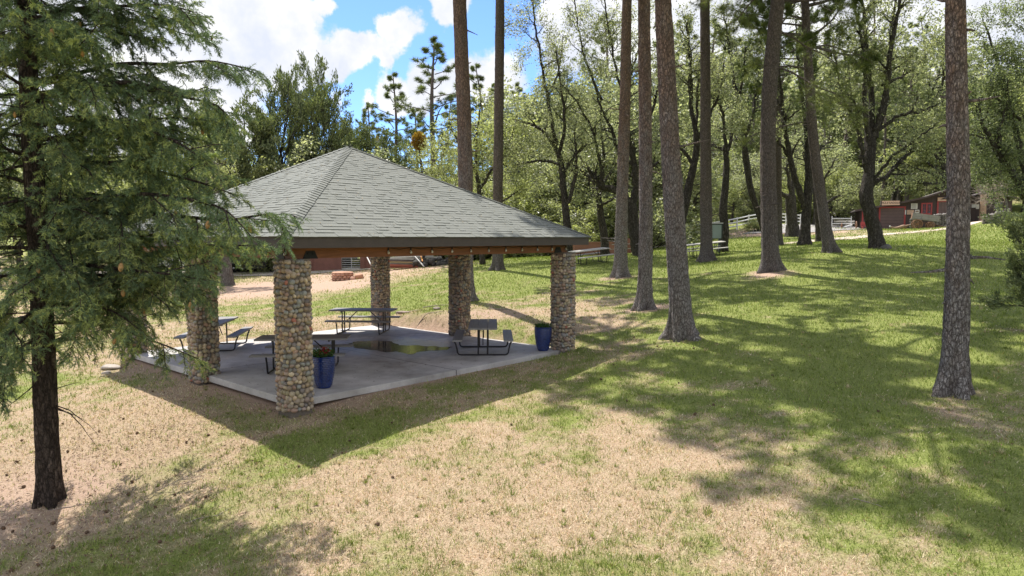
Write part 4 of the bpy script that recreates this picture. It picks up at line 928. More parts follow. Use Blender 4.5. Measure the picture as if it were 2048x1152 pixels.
# ------------------------------------------------------------------ the big Douglas fir on the left
def fir():
    r = np.random.RandomState(77); Y0 = 10.4
    b = at_z(100, 1000, -.75); x0, y0 = b[0], b[1]; z0 = h1(x0, y0) - .08; org = np.array([x0, y0, z0]); Y0 = y0
    t = thing('douglas_fir', 'big drooping fir with hanging cones in the left foreground', 'tree', org)
    ctrl = [np.zeros(3)] + [at_y(px, py, Y0) - org for px, py in [(93, 850), (87, 700), (80, 520), (68, 350), (58, 180), (52, 0)]]
    while ctrl[-1][2] < 15.2: ctrl.append(ctrl[-1] + np.array([-.02, .0, 1.4]))
    m, P, rad = trunk_mesh(ctrl, .155, .06, 61, k=30, step=.08, flare=.35, amp=.09, flare_h=.5)
    m.build('trunk', M_firbark, t, smooth=True)
    W = lambda px, py, dy=0.: at_y(px, py, Y0 + dy) - org
    mains = [([(60, 40), (150, 18), (250, 12), (330, 10), (392, 26)], -.2), ([(58, 90), (130, 60), (200, 48), (258, 62)], .5), ([(58, 165), (140, 150), (240, 128), (340, 128), (420, 122), (508, 140)], .25),
             ([(62, 190), (150, 178), (260, 165), (350, 190), (440, 215), (455, 270)], -.35), ([(66, 250), (170, 235), (300, 262), (380, 300), (430, 345)], -.6), ([(70, 280), (160, 270), (260, 250), (350, 235), (470, 250)], .6),
             ([(75, 340), (180, 325), (300, 340), (400, 365), (470, 390)], .1), ([(78, 395), (170, 400), (280, 388), (380, 400), (450, 420), (500, 470)], -.5), ([(80, 430), (200, 425), (330, 430), (450, 440), (545, 430), (568, 470)], .15),
             ([(83, 470), (180, 480), (300, 470), (420, 490), (520, 490)], .4), ([(84, 520), (170, 530), (260, 540), (350, 550), (410, 560)], -.7), ([(86, 560), (160, 570), (250, 565), (330, 575), (405, 590)], -.2),
             ([(95, 690), (140, 668), (190, 640), (235, 600), (290, 590)], .15), ([(88, 600), (150, 612), (220, 620), (280, 660)], -.5), ([(50, 30), (20, 20), (-60, 30)], 0), ([(52, 200), (10, 190), (-70, 230)], .3), ([(60, 330), (10, 340), (-80, 380)], -.3),
             ([(75, 410), (20, 395), (-60, 400)], .2), ([(80, 470), (30, 450), (-70, 440)], 0), ([(85, 590), (40, 600), (-40, 640)], -.4), ([(92, 680), (50, 690), (10, 740), (-5, 820)], -.5), ([(92, 650), (60, 640), (-20, 660)], .4)]
    br = []
    for pts, dep in mains:
        n = max(8, len(pts) * 4); Ls = smooth_line([W(px, py, dep * k / max(1, len(pts) - 1)) for k, (px, py) in enumerate(pts)], n)
        br.append((Ls, .034))
    for i in range(104):                     # whorls all round, longest in the middle
        z = 2.55 + (14.8 - 2.55) * ((i + r.rand()) / 104); f = max(0, (z - 5) / 10) if z > 6.9 else (z - 1.75) / 10
        az = i * 2.399 + r.rand() * .6; L_ = (2.7 * (1 - f) ** .8 + .5) * r.uniform(.75, 1.1) * (.55 + .45 * min(1, (z - 1.5) / 1.4))
        if math.sin(az) < -.2 and z < 6: L_ *= .8
        if z < 4.2: L_ *= .75
        if z > 7.2: L_ = (4.1 * (1 - f) ** .7 + .4) * r.uniform(.8, 1.1) * (1.1 if math.sin(az) > 0 else .9) * (1 if z > 9.2 else .55)
        ii = int(np.argmin(abs(P[:, 2] - z))); p = P[ii]; d = np.array([math.cos(az), math.sin(az), .12 + .5 * f]); pts = [p]
        for k in range(8):
            d = unit(d + r.randn(3) * .09 + np.array([0, 0, (-.07 if k < 5 else .03) * (1 if z < 9 else .2)])); pts.append(pts[-1] + d * L_ / 8)
        br.append((np.array(pts), .030))
    m = MB(); SB = []; SD = []; SL = []; CN = []
    up = np.array([0, 0, 1.])
    def shoots_along(pts, start, gap, lmin, lmax, droop):
        seg = np.linalg.norm(np.diff(pts, axis=0), axis=1); cum = np.concatenate([[0], np.cumsum(seg)]); s = start; side = 1
        while s < cum[-1]:
            i = min(int(np.searchsorted(cum, s)) - 1, len(pts) - 2); i = max(i, 0); q = pts[i] + (pts[i + 1] - pts[i]) * ((s - cum[i]) / (seg[i] + 1e-9)); d = unit(pts[i + 1] - pts[i])
            h = np.cross(d, up); h = h / (np.linalg.norm(h) + 1e-6) * side
            dv = unit(d * r.uniform(.5, 1.0) + h * r.uniform(.4, .95) + r.randn(3) * .34 + up * droop)
            yield s / cum[-1], q, dv
            s += gap * r.uniform(.6, 1.4); side = -side
        yield 1.0, pts[-1], unit(pts[-1] - pts[-2])
    sub = []
    for pts, rb in br:                       # side limbs that fill the spray out
        L_ = np.linalg.norm(np.diff(pts, axis=0), axis=1).sum()
        for f, q, dv in shoots_along(pts, .35, .50, 0, 0, -.05):
            if f >= .95: continue
            ls = L_ * (1 - f) * r.uniform(.35, .6) + .25; p_ = [q]; d = unit(dv + np.array([0, 0, r.uniform(-.35, .45)]))
            for _ in range(6): d = unit(d + r.randn(3) * .1 + np.array([0, 0, -.05])); p_.append(p_[-1] + d * ls / 6)
            sub.append((np.array(p_), .014))
    br += sub
    for pts, rb in br:
        n = len(pts); L_ = np.linalg.norm(np.diff(pts, axis=0), axis=1).sum()
        m.tube(pts, np.linspace(rb * (.5 + .22 * L_), .006, n), 6, cap=False, mi=0)
        for f, q, dv in shoots_along(pts, .12 + .08 * L_, .075, 0, 0, -.12):
            ls = (.30 + .42 * r.rand()) * (1.0 - .45 * f) * min(1, .45 + L_ / 3.2)
            if f >= 1: ls *= .8
            k = 6; tw = [q]; d = dv; bend = r.uniform(-.24, .02)
            for _ in range(k):
                d = unit(d + np.array([0, 0, bend]) + r.randn(3) * .09); tw.append(tw[-1] + d * ls / k)
            tw = np.array(tw); m.tube(tw, np.linspace(.006, .002, k + 1), 3, cap=False, mi=0)
            for f2, q2, d2 in shoots_along(tw, .03, .024, 0, 0, -.16):
                SB.append(q2); SD.append(d2); SL.append(r.uniform(.06, .15) * (1.1 - .4 * f2))
            if r.rand() < .05 and L_ > 1.2: CN.append(tw[-1])
        # dead twigs under the inner branch
    for i in range(60):
        ii = int(np.argmin(abs(P[:, 2] - r.uniform(1.4, 7)))); az = r.rand() * 6.28; d = np.array([math.cos(az), math.sin(az), r.uniform(-.5, .1)]); q = P[ii]; pts = [q]
        for _ in range(5): d = unit(d + r.randn(3) * .2 + np.array([0, 0, -.08])); pts.append(pts[-1] + d * r.uniform(.08, .24))
        m.tube(np.array(pts), np.linspace(.012, .002, 6), 4, cap=False)
    SB, SD, SL = np.array(SB), unit(np.array(SD)), np.array(SL); N = len(SB); nn = 19
    tone = 1 + (fbm(SB[:, 0] + 50, SB[:, 2] + SB[:, 1], 1.4, 8) - .5)[:, None] * 1.1 + (r.rand(N, 1) - .5) * .5; newg = r.rand(N, 1) < .25 + .9 * (fbm(SB[:, 0] + 9, SB[:, 2] * 1.3 + SB[:, 1], 1.1, 4)[:, None] - .5)
    base = np.where(newg, np.array([[.36, .41, .16]]), np.array([[.15, .21, .115]])) * tone
    f = np.tile(np.linspace(.04, 1, nn), N); c = np.repeat(SB, nn, 0) + np.repeat(SD * SL[:, None], nn, 0) * f[:, None] + np.array([0, 0, -.02]) * (f ** 2)[:, None]
    d = unit(np.repeat(SD, nn, 0) * .75 + rsph(r, N * nn) * .9)
    tris_needles(m, c, d, .042 * r.uniform(.8, 1.2, N * nn), .0085, np.clip(np.repeat(base, nn, 0) * (1 + (r.rand(N * nn, 1) - .5) * .4), .005, 1), r, mi=1)
    m.build('crown', [M_firbark, M_fir], t)
    r.shuffle(CN); cone = MB()
    prof = [(.002, 0), (.011, -.006), (.017, -.02), (.02, -.035), (.018, -.052), (.011, -.068), (.002, -.078)]
    p2 = []
    for a, b_ in zip(prof[:-1], prof[1:]): p2 += [(a[0] + (b_[0] - a[0]) * k / 3, a[1] + (b_[1] - a[1]) * k / 3) for k in range(3)]
    cone.lathe(p2 + [prof[-1]], 12, rmod=lambda z, th: .004 * np.sin(th * 5 + z * 300))
    for k in range(-1, 2): cone.tube([(0, 0, 0), (.0, .0, .03)], .002, 4)
    c0 = cone.build('cone', M_cone, t, smooth=True); c0.location = CN[0]; c0.scale = (1.15,) * 3
    k = 1
    for q in CN[1:70]:
        for _ in range(1):
            o = c0.copy(); C.objects.link(o); o.parent = t; o.location = q + r.randn(3) * np.array([.03, .03, .01]); o.rotation_euler = (r.uniform(-.3, .3), r.uniform(-.3, .3), r.rand() * 6); s = r.uniform(.9, 1.5); o.scale = (s, s, s)
    return t
fir()

# ------------------------------------------------------------------ trees to copy: pine, juniper, oak, pale tree, shrub
def proto(name, label, cat, group, trunk, crown, mats_t, mats_c):
    t = thing(name, label, cat, (0, 0, 0), 0, group)
    trunk.build('trunk', mats_t, t, smooth=True); crown.build('crown', mats_c, t)
    return t
def far_pine(seed, h=16., bare=.3, rmax=3.0, nl=16):
    r = np.random.RandomState(seed)
    ctrl = [(0, 0, -.3), (r.randn() * .15, r.randn() * .15, h * .35), (r.randn() * .25, r.randn() * .25, h * .7), (0, 0, h)]
    tm, P, rad = trunk_mesh([np.array(q) for q in ctrl], .24, .03, seed, k=12, step=.6, amp=.05)
    cm = pine_canopy(seed + 1, h * bare, h, rmax, int(h * 2.2), 2, nl, .03, .30, (.135, .18, .08), shape=lambda t: (1 - t) ** .55 * (.55 + .45 * min(1, t * 5)), dens=.8)  # far needles painted paler, standing in for distance haze
    return tm, cm
def juniper(seed, h=8., w=2.4):
    r = np.random.RandomState(seed); ctrl = [np.array(q) for q in [(0, 0, -.3), (.2 * r.randn(), .2 * r.randn(), h * .3), (.3 * r.randn(), .3 * r.randn(), h * .62)]]
    tm, P, rad = trunk_mesh(ctrl, .22, .08, seed, k=12, step=.4, amp=.12); out = dict(br=[], tip=[])
    PP = dict(seg=[7, 5, 4], wob=[.14, .15, .18], trop=[.06, .09, .1], tap=.25, kids=[8, 5, 0], rat=[.42, .5], ang=[.6, .55], rr=.5, max=2); PP['from'] = [.25, .2]
    for i in range(26):
        t = (i + r.rand()) / 26; z = h * (.16 + .5 * t); az = i * 2.4; el = .25 + .9 * t ** 1.2
        j = int(np.argmin(abs(P[:, 2] - z))); d = np.array([math.cos(az) * math.cos(el), math.sin(az) * math.cos(el), math.sin(el)])
        grow(r, P[j], d, (w * (1 - .2 * t) if t < .6 else h * .36) * r.uniform(.7, 1.15), .05, 0, PP, out)
    cm = MB(); tubes(cm, out, k0=6)
    c = []; d = []; 
    for pts in out['tip']:
        n = 13; f = r.rand(n); i = (f * (len(pts) - 1)).astype(int); g = (f * (len(pts) - 1) - i)[:, None]
        c.append(pts[i] * (1 - g) + pts[i + 1] * g + r.randn(n, 3) * .075); d.append(np.repeat(unit(pts[-1] - pts[0])[None], n, 0))
    tone = np.repeat(1 + (r.rand(len(out['tip']), 1) - .5) * .8, 13, 0); c = np.concatenate(c); d = unit(np.concatenate(d) + r.randn(len(c), 3) * .45 + np.array([0, 0, .3]))
    k = r.rand(len(c), 1); col = (np.array([[.10, .135, .07]]) * (1 - k) + np.array([[.26, .29, .15]]) * k) * tone
    leaf_cards(cm, c, d, rsph(r, len(c)), .17, .06, np.clip(col, .004, 1), 1)
    return tm, cm
def round_tree(seed, h=8., w=3.2, cols=OAKC, per=12, leaf=(.17, .10), nb=13):
    r = np.random.RandomState(seed); ctrl = [np.array(q) for q in [(0, 0, -.3), (.2 * r.randn(), .2 * r.randn(), h * .2), (.35 * r.randn(), .35 * r.randn(), h * .42)]]
    tm, P, rad = trunk_mesh(ctrl, .24, .13, seed, k=12, step=.3, amp=.12); out = dict(br=[], tip=[])
    PP = dict(seg=[7, 5, 4], wob=[.16, .2, .22], trop=[.03, .02, .0], tap=.25, kids=[7, 5, 0], rat=[.42, .5], ang=[.75, .75], rr=.5, max=2); PP['from'] = [.3, .25]
    for i in range(nb):
        t = (i + r.rand()) / nb; az = i * 2.4; el = .15 + 1.1 * t; d = np.array([math.cos(az) * math.cos(el), math.sin(az) * math.cos(el), math.sin(el)])
        j = int(len(P) * (.55 + .44 * t)); grow(r, P[min(j, len(P) - 1)], d, (w + (h * .58 - w) * t) * r.uniform(.75, 1.1), .09, 0, PP, out)
    cm = MB(); tubes(cm, out, k0=7); oak_leaves(cm, out['tip'], r, per, leaf[0], leaf[1], cols, .2)
    return tm, cm
def shrub(seed, cols, h=2., w=1.3, per=9, leaf=(.10, .055)):
    r = np.random.RandomState(seed); out = dict(br=[], tip=[]); PP = dict(seg=[5, 4, 3], wob=[.16, .2, .2], trop=[.04, .04, .0], tap=.3, kids=[6, 4, 0], rat=[.45, .5], ang=[.7, .7], rr=.5, max=2); PP['from'] = [.2, .2]
    for i in range(16):
        az = i * 2.4; el = r.uniform(.2, 1.4); d = np.array([math.cos(az) * math.cos(el), math.sin(az) * math.cos(el), math.sin(el)])
        grow(r, (math.cos(az) * .1, math.sin(az) * .1, -.1), d, (w + (h - w) * math.sin(el)) * r.uniform(.7, 1.05), .025, 0, PP, out)
    s = MB(); [s.tube(p_, r_, 5, cap=False) for p_, r_, lv in out['br'] if lv == 0]; out['br'] = [q for q in out['br'] if q[2] > 0]
    cm = MB(); tubes(cm, out, k0=5); oak_leaves(cm, out['tip'], r, per, leaf[0], leaf[1], cols, .1)
    return s, cm
PR = {}
def mk(key, name, lab, cat, grp, pair, mt, mc): PR[key] = (proto(name, lab, cat, grp, pair[0], pair[1], mt, mc), float(np.percentile(np.concatenate(pair[1].V)[:, 2], 99.7)))
mk('pineA', 'pine_tree', '', 'tree', None, far_pine(201, 16, .28, 3.0), M_bark2, [M_bark2, M_needle])
mk('pineB', 'pine_tree', '', 'tree', None, far_pine(202, 16, .5, 2.6), M_bark2, [M_bark2, M_needle])
mk('pineC', 'pine_tree', '', 'tree', None, far_pine(203, 16, .18, 3.4, 20), M_bark2, [M_bark2, M_needle])
mk('junA', 'juniper_tree', '', 'tree', None, juniper(211), M_oakbark, [M_oakbark, M_juniper])
mk('junB', 'juniper_tree', '', 'tree', None, juniper(212, 8, 1.9), M_oakbark, [M_oakbark, M_juniper])
mk('oakA', 'oak_tree', '', 'tree', None, round_tree(221), M_oakbark, [M_oakbark, M_oakleaf])
mk('oakB', 'oak_tree', '', 'tree', None, round_tree(222, 8, 3.6, OAKC, 10), M_oakbark, [M_oakbark, M_oakleaf])
mk('pale', 'leafy_tree', '', 'tree', None, round_tree(223, 8, 3.0, YEL, 12), M_oakbark, [M_oakbark, M_broad])
mk('shrubA', 'shrub', '', 'shrub', None, shrub(231, ((.20, .225, .10), (.45, .47, .27))), M_oakbark, [M_oakbark, M_broad])
mk('shrubB', 'shrub', '', 'shrub', None, shrub(232, OAKC), M_oakbark, [M_oakbark, M_oakleaf])
mk('bushL', 'leafy_bush', '', 'bush', None, shrub(233, YEL, 5., 2.8, 24, (.14, .075)), M_oakbark, [M_oakbark, M_broad])
used = set()
def plant(key, px, Y, ytop, label, group=None, wide=1.0, seed=0):
    x, y = gp(px, Y); z = h1(x, y); top = at_y(px, ytop, Y)[2]; s = max(.15, (top - z) / PR[key][1]); root = PR[key][0]
    if key in used: o = dup(root, (x, y, z - .05), seed * 1.7, None, label, group)
    else:
        used.add(key); o = root; o.location = (x, y, z - .05); o.rotation_euler = (0, 0, seed * 1.7); o['label'] = label
        if group: o['group'] = group
    o.scale = (s * wide, s * wide, s); return o
# the skyline behind the roof, tree by tree
sky = [('junA', 560, 60, 135, 'tall cypress with a dark leaning stem behind the roof slope', .8), ('junB', 612, 66, 118, 'narrow spire of cypress poking above its neighbours', .6), ('junA', 655, 62, 170, 'rounded cypress left of the sky gap', .75), ('junB', 505, 58, 190, 'cypress half hidden by the fir tips', 1.1),
       ('junB', 705, 72, 232, 'low juniper at the foot of the sky gap', 1.0), ('junA', 452, 56, 215, 'juniper straight behind the fir branch tips', 1.1), ('pineA', 872, 88, 78, 'open-branched pine standing highest against the cloud', 1.45), ('pineC', 790, 92, 146, 'dark-topped pine in the sky gap', 1.2), ('pineA', 740, 100, 205, 'small pine above the roof peak', 1.2), ('pineB', 832, 105, 215, 'thin pine behind the orange mistletoe', 1.2),
       ('pineC', 905, 100, 190, 'pine touching the reddish trunk behind the roof', 1.2), ('pineA', 765, 80, 262, 'young pine beside the utility pole', 1.3), ('junB', 735, 68, 262, 'juniper beside the utility pole top', 1.2), ('pineC', 690, 95, 240, 'distant pine tip over the roof peak', .7)]
for i, (k, px, Y, yt, lb, wd) in enumerate(sky): plant(k, px, Y, yt, lb, 'trees behind the pavilion roof', wd, i)
near = [('bushL', 540, 60, 300, 'light green bushy shrub peeping over the roof slope', .9), ('bushL', 575, 61, 330, 'light green low tree under the cypresses', 1.3), ('bushL', 490, 59, 330, 'light shrub between fir tips and roof slope', .9), ('junA', 620, 63, 262, 'grey-green juniper low behind the roof slope', 1.2), ('oakA', 690, 60, 290, 'dull green oak behind the roof peak', 1.2), ('oakB', 800, 64, 330, 'grey-green oak under the mistletoe', 1.2), ('pale', 760, 62, 345, 'yellowish tree right of the roof peak', 1.0)]
for i, (k, px, Y, yt, lb, wd) in enumerate(near): plant(k, px, Y, yt, lb, 'shrubs and low trees behind the roof', wd, i + 3)
rz_ = np.random.RandomState(91)
def zone(n, px0, px1, Y0, Y1, yt0, yt1, keys, label, group, wide=1.1):
    for i in range(n):
        px = px0 + (px1 - px0) * (i + rz_.rand()) / n; plant(keys[rz_.randint(len(keys))], px, rz_.uniform(Y0, Y1), rz_.uniform(yt0, yt1), label, group, wide * rz_.uniform(.85, 1.2), i)
zone(11, -80, 430, 42, 68, 250, 400, ['pale', 'oakA', 'junA', 'pale'], 'sunlit tree glimpsed through the fir branches', 'trees glimpsed through the fir')
zone(9, -120, 480, 66, 90, 180, 320, ['oakB', 'junA', 'pineC'], 'far tree beyond the road, seen through the fir', 'far trees beyond the road')
zone(7, 900, 1320, 62, 80, 230, 360, ['oakA', 'oakB', 'pale', 'pineC'], 'tree behind the leaning oak, beyond the red wall', 'trees beyond the red wall', 1.15)
zone(9, 940, 1340, 85, 125, 60, 220, ['pineA', 'pineB', 'oakA', 'pineC'], 'distant tree on the rise beyond the red wall', 'distant trees on the rise', 1.1)
zone(10, 1300, 1720, 84, 98, 290, 395, ['oakB', 'pale', 'oakA', 'pale'], 'low bright oak behind the white fence', 'low oaks behind the white fence', 1.2)
zone(16, 1300, 2060, 105, 140, 40, 220, ['pineA', 'oakA', 'pineC', 'pineB', 'oakB'], 'tall tree on the wooded slope behind the workshop', 'trees on the wooded slope', 1.25)
zone(16, 1280, 2100, 145, 200, 40, 200, ['pineA', 'pineC', 'oakB', 'pineB'], 'far pine or oak high on the hillside', 'far trees on the hillside', 1.35)
zone(7, 1880, 2120, 88, 100, 150, 320, ['oakA', 'oakB', 'pale'], 'leafy tree behind the right wing of the workshop', 'trees behind the right wing', 1.2)
zone(22, 1290, 2100, 100, 128, 250, 390, ['oakB', 'pale', 'oakA', 'oakB', 'pineC'], 'leafy tree filling the gap on the lower wooded slope', 'trees filling the lower slope', 1.3)
zone(18, 1280, 2100, 128, 165, 120, 300, ['oakB', 'oakA', 'pineC', 'pale'], 'bright tree half way up the wooded slope', 'trees half way up the slope', 1.4)
zone(6, 1010, 1340, 68, 84, 120, 280, ['oakB', 'oakA', 'pale'], 'bright oak in the wall of green beyond the far lawn tables', 'wall of oaks beyond the far lawn', 1.2)
zone(14, 1280, 1720, 92, 104, 360, 425, ['shrubB', 'shrubA', 'oakB'], 'bushy growth on the bank above the white fence', 'bushes above the white fence', 1.5)
zone(12, 1020, 1360, 56, 70, 385, 450, ['bushL', 'bushL', 'shrubB'], 'light sunlit undergrowth bush beyond the red wall', 'undergrowth beyond the red wall', 1.5)
zone(6, 880, 1010, 56, 66, 330, 420, ['bushL'], 'pale bush low behind the right roof slope', 'pale bushes behind the roof slope', 1.3)
zone(5, 1690, 1880, 92, 100, 60, 200, ['pineB', 'pineB', 'pineB'], 'bare-stemmed pine just behind the workshop roof', 'pines behind the workshop roof', .8)
zone(8, -900, 100, 210, 300, 150, 320, ['pineA', 'pineC', 'pineB'], 'farthest tree on the skyline ridge', 'ridge trees', .9)
zone(12, 1150, 2900, 210, 300, -60, 200, ['pineA', 'pineC', 'pineB'], 'farthest tree on the skyline ridge', 'ridge trees', 1.2)
zone(12, -100, 1000, 110, 160, 300, 380, ['pineA', 'oakB', 'junA'], 'hazy distant tree beyond the roof line', 'hazy distant trees', 1.3)
for i, (px, Y, yt, k, lb) in enumerate([(1676, 60, 436, 'shrubA', 'yellow-green shrub in front of the white fence'), (1515, 70, 432, 'shrubA', 'round yellowish bush at the fence bend'), (1385, 66, 462, 'shrubA', 'small bright bush left of the notice board'), (1320, 74, 463, 'shrubB', 'grey-green bush at the foot of the fence'), (1500, 78, 445, 'shrubB', 'dull bush under the fence rails'), (1400, 82, 430, 'shrubB', 'bush behind the fence near the board')]):
    if i == 0: continue
    plant(k, px, Y, yt, lb, None, 1.3, i)
# young juniper at the right edge
def edge_bush():
    t = plant('junB', 2082, 15.5, 385, 'soft green young juniper cut by the right edge of the view', None, 1.25, 2)
edge_bush()
# orange-brown mistletoe ball on its thin stem
def mistletoe():
    r = np.random.RandomState(4); c = at_y(838, 282, 50); x, y = gp(846, 50); z = h1(x, y)
    t = thing('mistletoe_tree', 'thin tree topped by a round orange-brown mistletoe ball', 'tree', (x, y, z)); o_ = np.array([x, y, z]); m = MB()
    m.tube(smooth_line([(0, 0, -.2), at_y(850, 400, 50) - o_, at_y(842, 330, 50) - o_, c - o_], 14), np.linspace(.10, .04, 14), 7); m.build('trunk', M_oakbark, t)
    n = 2600; q = rsph(r, n); rr2 = np.array([.50, .50, .62]) * (r.rand(n, 1) ** .4); k = r.rand(n, 1); m = MB()
    leaf_cards(m, c - o_ + q * rr2, q + r.randn(n, 3) * .4, rsph(r, n), .14, .05, (np.array([[.18, .10, .02]]) * (1 - k) + np.array([[.36, .23, .045]]) * k)); m.build('mistletoe_ball', M_broad, t)
mistletoe()
# dead pale branches hanging over the right wing
def snag():
    r = np.random.RandomState(14); x, y = gp(2022, 62); z = h1(x, y); o_ = np.array([x, y, z]); t = thing('dead_tree', 'tangle of bare pale branches hanging before the dark right wing', 'tree', (x, y, z))
    m = MB(); m.tube(smooth_line([(0, 0, -.2), at_y(2014, 430, 62) - o_, at_y(2012, 400, 62) - o_, at_y(1995, 372, 62) - o_], 12), np.linspace(.13, .06, 12), 8); m.build('trunk', M_greybark, t)
    out = dict(br=[], tip=[]); PP = dict(seg=[7, 5, 4], wob=[.16, .2, .25], trop=[-.07, -.03, .0], tap=.2, kids=[6, 4, 0], rat=[.5, .5], ang=[.6, .7], rr=.6, max=2); PP['from'] = [.2, .2]
    for i in range(26):
        p = at_y(2012 - r.rand() * 18, 405 - r.rand() * 35, 62) - o_; grow(r, p, np.array([-1, r.randn() * .5, r.uniform(-.1, .8)]), r.uniform(1.2, 2.6), .035, 0, PP, out)
    m = MB(); tubes(m, out, k0=5); m.build('bare_branches', M_deadwood, t)
snag()
# ------------------------------------------------------------------ the workshop with its signs
M_barn = plain('brown_board_siding', (.075, .053, .048), .8, nscale=3, namt=.2, scale=(3, 3, .4))
M_door = plain('maroon_brown_panel', (.135, .088, .082), .6, nscale=1.5, namt=.12)
M_red = plain('barn_red_trim', (.34, .05, .048), .5, nscale=4, namt=.15)
M_redbrown = plain('dull_red_wall', (.225, .105, .082), .8, nscale=2.5, namt=.15)
M_roofing = plain('dark_rolled_roofing', (.10, .085, .08), .85, nscale=2)
M_signw = plain('pale_sign_board', (.60, .40, .29), .7, nscale=6, namt=.12)
M_letter = plain('black_lettering', (.03, .02, .02), .6, bmp=0)
M_white = plain('white_paint', (.60, .60, .585), .5, nscale=5, namt=.06)
M_paper = plain('notice_paper', (.62, .58, .52), .8, nscale=5, namt=.1)
M_rock = plain('grey_stonework', (.23, .215, .20), .9, nscale=4, namt=.35, bmp=.5, attr=True)
M_log = plain('weathered_log', (.33, .22, .15), .85, nscale=5, namt=.35)
M_wagon = plain('weathered_wagon_boards', (.25, .235, .215), .85, nscale=3, namt=.5, scale=(.3, 7, 9))
M_rust = plain('rusty_brown_wood', (.22, .12, .07), .8, nscale=6, namt=.3)
M_winglass, nt, b = newmat('dark_window_glass'); b.inputs['Base Color'].default_value = (.02, .025, .03, 1); b.inputs['Roughness'].default_value = .05; b.inputs['Specular IOR Level'].default_value = .8
def text_mesh(s, size, name, mat, parent, loc, rot=(R(90), 0, 0)):
    cu = bpy.data.curves.new(name, 'FONT'); cu.body = s; cu.size = size; cu.extrude = .012; cu.align_x = 'CENTER'; cu.align_y = 'CENTER'
    o = bpy.data.objects.new(name, cu); C.objects.link(o); dg = bpy.context.evaluated_depsgraph_get(); me = bpy.data.meshes.new_from_object(o.evaluated_get(dg))
    bpy.data.objects.remove(o); q = bpy.data.objects.new(name, me); C.objects.link(q); me.materials.clear(); me.materials.append(mat); q.parent = parent; q.location = loc; q.rotation_euler = rot; return q
def build(parent, name, mat, fn): m = MB(); fn(m); return m.build(name, mat, parent)
BA = R(21); BO = at_y(1705, 462, 80.0); BE = np.array([math.cos(BA), -math.sin(BA)]); BN = np.array([math.sin(BA), math.cos(BA)])
def bX(px):      # distance along the front wall at which a point seen at px stands
    u = (px - 1024) / F; return (u * BO[1] - BO[0]) / (BE[0] - u * BE[1])
def bY(px): return BO[1] + bX(px) * BE[1]
def bZ(py, px): return at_y(1024, py, bY(px))[2]
def bP(px, py, y=0.): q = BO[:2] + BE * bX(px) + BN * y; return (q[0], q[1], bZ(py, px))
